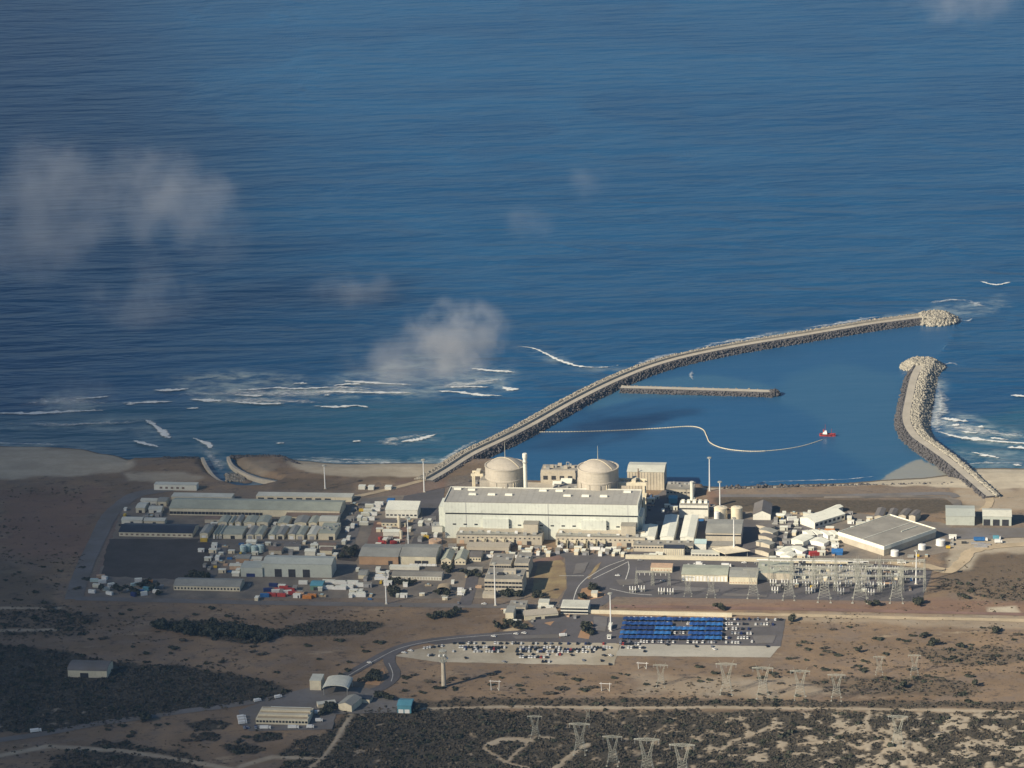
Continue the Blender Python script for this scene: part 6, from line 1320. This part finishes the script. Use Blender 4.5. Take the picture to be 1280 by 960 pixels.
for k, (x, y) in enumerate([(478, 680), (492, 680), (476, 675)]): box_vehicle('red_machine', ['large', 'slim', 'small'][k] + ' red fire vehicle on the red yard below the bright white block', 'fire engine', x, y, 8 - 2 * k, 3, 3.2, 'red_paint', YAW + R(25 * k), cabm='red_paint')
for k, (x, y, L_) in enumerate([(746, 688, 12), (757, 690, 9), (700, 685.5, 5), (560, 668.5, 5), (1073, 703.5, 9), (1127, 704, 8), (908, 708.5, 9), (874, 706.5, 6)]): box_vehicle('white_truck', ['long white truck before the right hall annex', 'shorter white truck next to the long one before the right hall annex', 'small white truck at the left end of the right hall annex', 'small white truck by the left foot of the turbine hall', 'white truck by the switchyard wall near the turned warehouse', 'white truck on the sandy edge right of the switchyard', 'white truck behind the two switch houses', 'small white truck on the road behind the long switch house'][k], 'truck', x, y, L_, 2.6, 3.2, 'white_paint')
for k, (x, y) in enumerate([(302, 898), (303, 901.5), (303.5, 905)]): box_vehicle('white_truck', ['farthest', 'middle', 'nearest'][k] + ' white truck at the left end of the striped admin block', 'truck', x, y, 7, 2.5, 2.8, 'white_paint', R(15))
for k, (x, y) in enumerate([(332, 911), (367, 910.5), (388, 910), (399, 902), (398, 892), (348, 872.5), (322, 877)]): box_vehicle('white_van', ['white van below the left end of the striped admin block', 'white van below the middle of the striped admin block', 'white van below the right end of the striped admin block', 'white van right of the striped admin block', 'pale van parked between the striped admin block and the gate office', 'white van on the entry road close to the gate', 'white van on the entry road beside the dark scrub'][k], 'van', x, y, 6 if k > 1 else 9, 2.4, 2.6, 'white_paint', R(20 if k > 4 else -3))
box_vehicle('white_van', 'lone white van far down the entry road at the bottom left', 'van', 45, 915, 9, 2.6, 2.8, 'white_paint', R(14))
for k, (x, y, m, c_) in enumerate([(975, 690, 'grey_paint', 'grey'), (1060, 668, 'white_paint', 'white'), (1069, 662, 'white_paint', 'white'), (1076, 656, 'pale_roof', 'pale'), (990, 650, 'white_paint', 'white'), (976, 646, 'white_paint', 'white'), (1010, 645, 'pale_roof', 'pale')]): box_vehicle('storage_container', c_ + ' container near the %s' % ['storage tents', 'left corner of the turned warehouse, nearest of three', 'left corner of the turned warehouse, middle of three', 'left corner of the turned warehouse, farthest of three', 'bright white long shed, close to its left end', 'gable-fronted white shed', 'far side of the bright white long shed'][k], 'container', x, y, 9, 3, 3, m, R(random.uniform(-25, 10)), cab=False)

# ------------------------------------------------------------ trees and shrubs
def leaf_cloud(n, rx, rz_, size, flat=.3, z0=0.0, lumps=5, seed=0):
    """many small leaf clumps through an uneven volume"""
    g = np.random.default_rng(seed); c = g.normal(size=(lumps, 3)) * np.array([rx * .45, rx * .45, rz_ * .28]); c[0] = 0
    k = g.integers(0, lumps, n); d = g.normal(size=(n, 3)); d /= np.linalg.norm(d, axis=1)[:, None]; r = g.random(n) ** .45
    p = c[k] + d * r[:, None] * np.array([rx, rx, rz_]) * (.62 if lumps > 1 else 1); p[:, 2] = np.maximum(p[:, 2] + rz_ * .8, .1) + z0
    nrm = d + g.normal(size=(n, 3)) * .55 + np.array([0, 0, .35]); nrm /= np.linalg.norm(nrm, axis=1)[:, None]
    t = np.cross(nrm, g.normal(size=(n, 3))); t /= np.linalg.norm(t, axis=1)[:, None]; b_ = np.cross(nrm, t); s = size * (.5 + .9 * g.random(n))[:, None]
    v = np.stack([p - t * s - b_ * s * .7, p + t * s * .9 - b_ * s * .8, p + t * s + b_ * s * .6, p - t * s * .7 + b_ * s], 1).reshape(-1, 3)
    return v, np.arange(n * 4).reshape(n, 4)
def make_tree(seed, h, r, m='leaf_dark'):
    root = bpy.data.objects.new('tree', None); COL.objects.link(root); tag(root, 'tree', 'tree')
    b = MB(); b.bar((0, 0, -.3), (.2, .1, h * .45), .55, .3, seg=6)
    for k in range(4):
        a = k * 1.6 + seed; b.bar((.2, .1, h * .35), (r * .5 * math.cos(a), r * .5 * math.sin(a), h * .7), .25, .1, seg=5)
    tr = b.obj('trunk', 'bark', root); v, f = leaf_cloud(330, r, h * .40, .62, z0=h * .18, lumps=7, seed=seed)
    return Proto(root, [tr, link('crown', npmesh('crown', v, f, m), root)])
TP = [make_tree(k, 6.0 + k % 3, 3.4 + .4 * (k % 2)) for k in range(5)]
def tree(x, y, lab, grp, s=None): random.choice(TP).place(at(x, y, -.05), random.uniform(0, 6), lab, grp, s or random.uniform(.75, 1.2))
TG = [([(238, 722), (243, 719), (247, 723), (252, 721), (257, 724), (260, 722)], 'dark bushy tree in the clump at the lower right corner of the burnt plot'),
      ([(165, 740), (176, 734), (182, 731), (189, 738), (197, 744), (170, 743), (145, 737), (149, 742), (126, 738)], 'dark tree among the containers below the burnt plot'),
      ([(490, 729), (496, 731), (502, 730), (508, 732), (513, 731), (487, 738), (491, 741), (495, 743), (489, 746)], 'dark tree in the loose group below the long white-fronted block'),
      ([(555, 713), (560, 716), (564, 714)], 'dark tree beside the gabled houses, on the bare ground'), ([(582, 718), (588, 719.5), (593, 719), (598, 722)], 'dark tree close to the white shed by the houses'),
      ([(552, 738), (556, 742), (560, 745), (548, 743)], 'dark tree under the arched walkway canopy'),
      ([(628, 744), (634, 746), (640, 744), (646, 746), (650, 744)], 'dark tree against the front of the three-storey office block'), ([(668, 747), (673, 745), (677, 748)], 'dark tree at the foot of the dry grass field'),
      ([(739, 738), (743, 740), (746, 738), (728, 748), (731, 749)], 'dark tree on the orange traffic island by the cream hut'), ([(729, 789), (732, 792), (735, 788), (737, 792), (733, 784), (740, 793)], 'dark tree on the orange island in the middle of the dark car park'),
      ([(640, 784), (644, 786), (648, 783), (652, 786), (637, 781), (623, 787), (628, 786), (656, 787)], 'dark tree on the sandy verge left of the dark car park'),
      ([(536, 772), (541, 774), (546, 773), (551, 771), (557, 773), (563, 768), (569, 766), (565, 771)], 'dark tree in the small line on the brown field below the site road'),
      ([(465, 845), (468, 842), (462, 848), (470, 847), (458, 852), (471, 851)], 'low tree on the triangular orange island between the two entry roads'),
      ([(476, 871), (481, 873), (486, 875), (491, 876), (518, 885), (522, 888), (470, 873)], 'dark tree near the teal-roofed block by the gate'), ([(414, 884), (418, 887), (408, 887), (412, 891), (404, 893)], 'dark tree between the gate office and the admin block'),
      ([(183, 899), (187, 901), (180, 901)], 'round dark tree beside the entry road bend at the bottom left'), ([(1245, 790), (1156, 796), (1165, 806), (1072, 816), (1200, 809), (989, 777), (1130, 859), (1218, 857)], 'single dark bush standing out on the right brown field'),
      ([(432, 689), (437, 692), (443, 690), (440, 696), (428, 697)], 'dark low tree on the bare dark plot beside the brick-fronted shed'), ([(1205, 748), (1150, 754), (1146, 755), (1095, 757), (1088, 758), (900, 762), (904, 763)], 'dark shrub along the red verge below the switchyard')]
for pts, lab in TG:
    for x, y in pts: tree(x, y, lab, lab.split(',')[0] + ' group')
for k in range(46):
    t_ = random.random(); x = 196 + 140 * t_; y = 783 + 14 * t_ + random.uniform(-5, 8) * (1 - abs(t_ - .5) * .9)
    tree(x, y, 'dark tree in the long dense grove on the brown field at left', 'trees of the left grove', random.uniform(1.0, 1.6))
# single shrubs on the open brown land
def make_shrub(seed, m):
    v, f = leaf_cloud(110, 2.3, 1.1, .55, lumps=4, seed=seed + 50); o = link('shrub', npmesh('shrub', v, f, m)); tag(o, 'shrub', 'shrub'); return o
SP = [make_shrub(k, 'leaf_dark' if k < 3 else 'leaf_scrub') for k in range(5)]; nS = 0
AREAS = [((110, 760, 330, 800), 24, 'dark shrub on the brown field above the left grove'), ((130, 800, 480, 850), 30, 'dark shrub on the brown field below the left grove'), ((500, 842, 800, 872), 40, 'dark shrub on the brown field below the gravel parking'),
         ((800, 830, 1000, 872), 26, 'dark shrub on the brown field around the big pylons'), ((985, 780, 1280, 850), 56, 'dark shrub on the wide brown field at right'), ((0, 700, 110, 800), 24, 'dark shrub on the streaked land at the left edge'), ((130, 900, 330, 945), 20, 'dark shrub on the brown ground below the entry road')]
for (x0, y0, x1, y1), n_, lab in AREAS:
    for _ in range(n_):
        s = random.choice(SP); x, y = random.uniform(x0, x1), random.uniform(y0, y1)
        if 985 < x < 1180 and y < 775: continue
        o = s if not s.get('placed') else s.copy()
        if s.get('placed'): COL.objects.link(o)
        s['placed'] = 1
        q = random.uniform(.5, 1.25); o.location = at(x, y, -.1); o.scale = (q * random.uniform(1, 1.9), q, q); o.rotation_euler = (0, 0, random.uniform(-.3, .3)); o['label'] = lab; o['group'] = lab + ' group'
for o in COL.objects:
    if 'placed' in o: del o['placed']
# thick scrub: far past counting
def scrub(name, cand, keep, size, m, seed, rmin, rmax, leaves=16):
    g = np.random.default_rng(seed); Xc, Yc = cand; px, py = to_px(Xc, Yc, 0); c_, s_, w_ = cover(Xc, Yc, px, py); sel = g.random(len(Xc)) < np.clip(c_ * keep, 0, 1) * sstep(.22, .42, fbm(Xc / 9, Yc / 9, 61, 3))
    Xc, Yc = Xc[sel], Yc[sel]; n = len(Xc); zz = np.zeros(n)
    pxs, pys = to_px(Xc, Yc, 0); zz = (fbm(Xc / 25, Yc / 25, 5, 4) - .6) * 2.4 * sstep(.2, .8, c_[sel]) * sstep(870, 900, pys)
    r = rmin + (rmax - rmin) * g.random(n) ** 2
    d = g.normal(size=(n, leaves, 3)); d /= np.linalg.norm(d, axis=2)[..., None]; d[..., 2] = np.abs(d[..., 2])
    p = np.stack([Xc, Yc, zz - .1], -1)[:, None] + d * (r[:, None] * np.array([1.15, 1.0, .62]))[:, None] * (.6 + .5 * g.random((n, leaves, 1)))
    nr = d + g.normal(size=d.shape) * .5; nr /= np.linalg.norm(nr, axis=2)[..., None]
    t = np.cross(nr, g.normal(size=d.shape)); t /= np.linalg.norm(t, axis=2)[..., None]; b_ = np.cross(nr, t)
    s = (size * r)[:, None, None] * (.6 + .7 * g.random((n, leaves, 1)))
    v = np.stack([p - t * s - b_ * s * .7, p + t * s * .9 - b_ * s * .8, p + t * s + b_ * s * .6, p - t * s * .7 + b_ * s], 2).reshape(-1, 3)
    me = npmesh(name, v, np.arange(len(v)).reshape(-1, 4), m); print(name, n); return struct(link(name, me), 'stuff')
g_ = np.random.default_rng(3)
scrub('dense_scrub', (g_.uniform(-560, 560, 130000), g_.uniform(2015, 2420, 130000)), .8, .42, 'leaf_scrub', 5, .55, 1.9, 12)
scrub('tall_scrub', (g_.uniform(-560, 560, 7000), g_.uniform(2015, 2420, 7000)), .5, .36, 'leaf_dark', 6, 1.4, 3.2, 24)
# low tufts scattered over the dry land, in drifts
Xc, Yc = g_.uniform(-640, 640, 60000), g_.uniform(2060, 2760, 60000); px, py = to_px(Xc, Yc, 0)
okm = (py > 757) | (px < 105) | ((px > 1185) & (py > 690)); okm &= ~((px > 490) & (px < 990) & (py > 760) & (py < 833)); okm &= ~((px > 370) & (px < 530) & (py > 800) & (py < 896)); okm &= ~((px > 290) & (px < 425) & (py > 855) & (py < 916))
dr = sstep(.50, .62, fbm(Xc / 40, Yc / 28, 91, 4)); sel = okm & (g_.random(len(Xc)) < .05 + .45 * dr) & (py > 600)
Xc, Yc = Xc[sel], Yc[sel]; n = len(Xc); r = .4 + .9 * g_.random(n) ** 2; lv = 8
d = g_.normal(size=(n, lv, 3)); d /= np.linalg.norm(d, axis=2)[..., None]; d[..., 2] = np.abs(d[..., 2]); p = np.stack([Xc, Yc, np.zeros(n) - .05], -1)[:, None] + d * (r[:, None] * np.array([1.2, 1, .6]))[:, None]
t = np.cross(d, g_.normal(size=d.shape)); t /= np.linalg.norm(t, axis=2)[..., None]; b_ = np.cross(d, t); s = (.5 * r)[:, None, None]
v = np.stack([p - t * s - b_ * s, p + t * s - b_ * s, p + t * s + b_ * s, p - t * s + b_ * s], 2).reshape(-1, 3)
struct(link('dry_tufts', npmesh('dry_tufts', v, np.arange(len(v)).reshape(-1, 4), 'leaf_dry')), 'stuff'); print('tufts', n)
# ------------------------------------------------------------ air and low cloud
hz = MB().box(0, 4000, -30, 26000, 26000, 960).obj('haze', [])
hm = bpy.data.materials.new('haze'); hm.use_nodes = True; nt = hm.node_tree
for n in list(nt.nodes): nt.nodes.remove(n)
out = nt.nodes.new('ShaderNodeOutputMaterial'); pv = nt.nodes.new('ShaderNodeVolumePrincipled'); nt.links.new(pv.outputs[0], out.inputs['Volume'])
pv.inputs['Color'].default_value = (.32, .58, .95, 1); pv.inputs['Density'].default_value = 2.4e-5; pv.inputs['Anisotropy'].default_value = .2
hz.data.materials.append(hm); struct(hz, 'stuff')
def cloud_mat(name, dens, nscale, thr, box=False, seed=0.0):
    m = bpy.data.materials.new(name); m.use_nodes = True; nt = m.node_tree
    for n in list(nt.nodes): nt.nodes.remove(n)
    out = nt.nodes.new('ShaderNodeOutputMaterial'); pv = nt.nodes.new('ShaderNodeVolumePrincipled'); nt.links.new(pv.outputs[0], out.inputs['Volume'])
    pv.inputs['Color'].default_value = (.96, .96, .96, 1); pv.inputs['Anisotropy'].default_value = .35
    tc = N(nt, 'TexCoord'); g = N(nt, 'NewGeometry')
    mp = N(nt, 'Mapping'); mp.inputs['Location'].default_value = (seed, seed * .7, 0); nt.links.new(g.outputs['Position'], mp.inputs['Vector'])
    n1 = noise(nt, mp.outputs[0], nscale, 6, .6)
    if box:      # the long added shade cloud: thins out across its width
        sx = N(nt, 'SeparateXYZ'); nt.links.new(tc.outputs['Object'], sx.inputs[0])
        ab = N(nt, 'Math', operation='ABSOLUTE'); nt.links.new(sx.outputs[0], ab.inputs[0])
        f = N(nt, 'MapRange'); f.interpolation_type = 'SMOOTHSTEP'; nt.links.new(ab.outputs[0], f.inputs[0]); f.inputs[1].default_value = 1.0; f.inputs[2].default_value = .15
        fall = f.outputs[0]
    else:
        ln = N(nt, 'VectorMath', operation='LENGTH'); nt.links.new(tc.outputs['Object'], ln.inputs[0])
        f = N(nt, 'Math', operation='SUBTRACT'); f.inputs[0].default_value = 1.0; nt.links.new(ln.outputs['Value'], f.inputs[1]); fall = f.outputs[0]
    a = N(nt, 'Math', operation='MULTIPLY_ADD'); nt.links.new(n1, a.inputs[0]); a.inputs[1].default_value = .5 if box else 6.0; a.inputs[2].default_value = -thr if box else -3.0 - thr
    b = N(nt, 'Math', operation='MULTIPLY_ADD'); nt.links.new(fall, b.inputs[0]); b.inputs[1].default_value = 1.0 if box else 1.3; nt.links.new(a.outputs[0], b.inputs[2])
    c = N(nt, 'Math', operation='MAXIMUM'); nt.links.new(b.outputs[0], c.inputs[0]); c.inputs[1].default_value = 0
    if not box:   # fade to nothing before the edge
        e = N(nt, 'MapRange'); nt.links.new(fall, e.inputs[0]); e.inputs[1].default_value = 0; e.inputs[2].default_value = .3
        k = N(nt, 'Math', operation='MULTIPLY'); nt.links.new(c.outputs[0], k.inputs[0]); nt.links.new(e.outputs[0], k.inputs[1]); c = k
    d = N(nt, 'Math', operation='MULTIPLY'); nt.links.new(c.outputs[0], d.inputs[0]); d.inputs[1].default_value = dens
    nt.links.new(d.outputs[0], pv.inputs['Density']); return m
import bmesh
def cloud(label, px, py, alt, rx, rz_, ry, dens, nscale, thr, rot=0.0, seed=0.0):
    c_ = at(px, py, alt); L = math.sqrt(c_.x**2 + c_.y**2 + (CAM_H - alt)**2) / FPX
    me = bpy.data.meshes.new('cloud'); bm = bmesh.new(); bmesh.ops.create_icosphere(bm, subdivisions=3, radius=1.0); bm.to_mesh(me); bm.free()
    me.materials.append(cloud_mat('cloud', dens, nscale, thr, seed=seed)); o = link('cloud', me, None, c_); o.scale = (rx * L, ry, rz_ * L); o.rotation_euler = (0, rot, 0)
    return tag(o, label, 'cloud')
cloud('brightest low white cloud puff over the surf, with a rounded top', 575, 428, 120, 84, 62, 80, .021, .024, .2, .25)
cloud('thin grey wisp of cloud trailing left from the bright puff over the surf', 495, 455, 110, 95, 42, 70, .009, .022, .25, 0, 40)
cloud('wide soft grey cloud over the sea near the left edge, highest of the left ones', 215, 255, 150, 120, 85, 110, .0062, .016, .24, .5, 11)
cloud('faint cloud below the wide soft one near the left edge', 175, 368, 120, 95, 50, 80, .006, .018, .27, 0, 23)
cloud('broad dim cloud touching the left edge over the sea', 50, 265, 150, 130, 120, 120, .006, .014, .2, 0, 31)
cloud('small cloud cut by the top edge at right', 1195, 2, 250, 90, 36, 90, .007, .016, .2, 0, 5)
cloud('tiny faint wisp in the middle of the open sea, upper one', 733, 226, 200, 40, 30, 50, .0026, .03, .2, 0, 61)
cloud('tiny faint wisp in the middle of the open sea, lower one', 662, 278, 200, 45, 26, 50, .0026, .03, .2, 0, 71)
cloud('thin low mist streak on the surf beside the left beach', 95, 495, 40, 75, 24, 60, .005, .03, .2, 0, 81)
cloud('thin faint haze streak left of the bright puff', 440, 362, 150, 75, 20, 70, .004, .03, .25, 0, 91)
# high cloud added out of view, placed to shade the left side
bank = MB().box(0, 0, -.5, 2, 2, 1).obj('added_shade_cloud', [], None, (-3040, 2500, 1500), R(9.7)); bank.scale = (820, 3400, 170)
bank.data.materials.append(cloud_mat('added_shade_cloud', .0084, .0022, .25, True)); struct(bank, 'stuff')
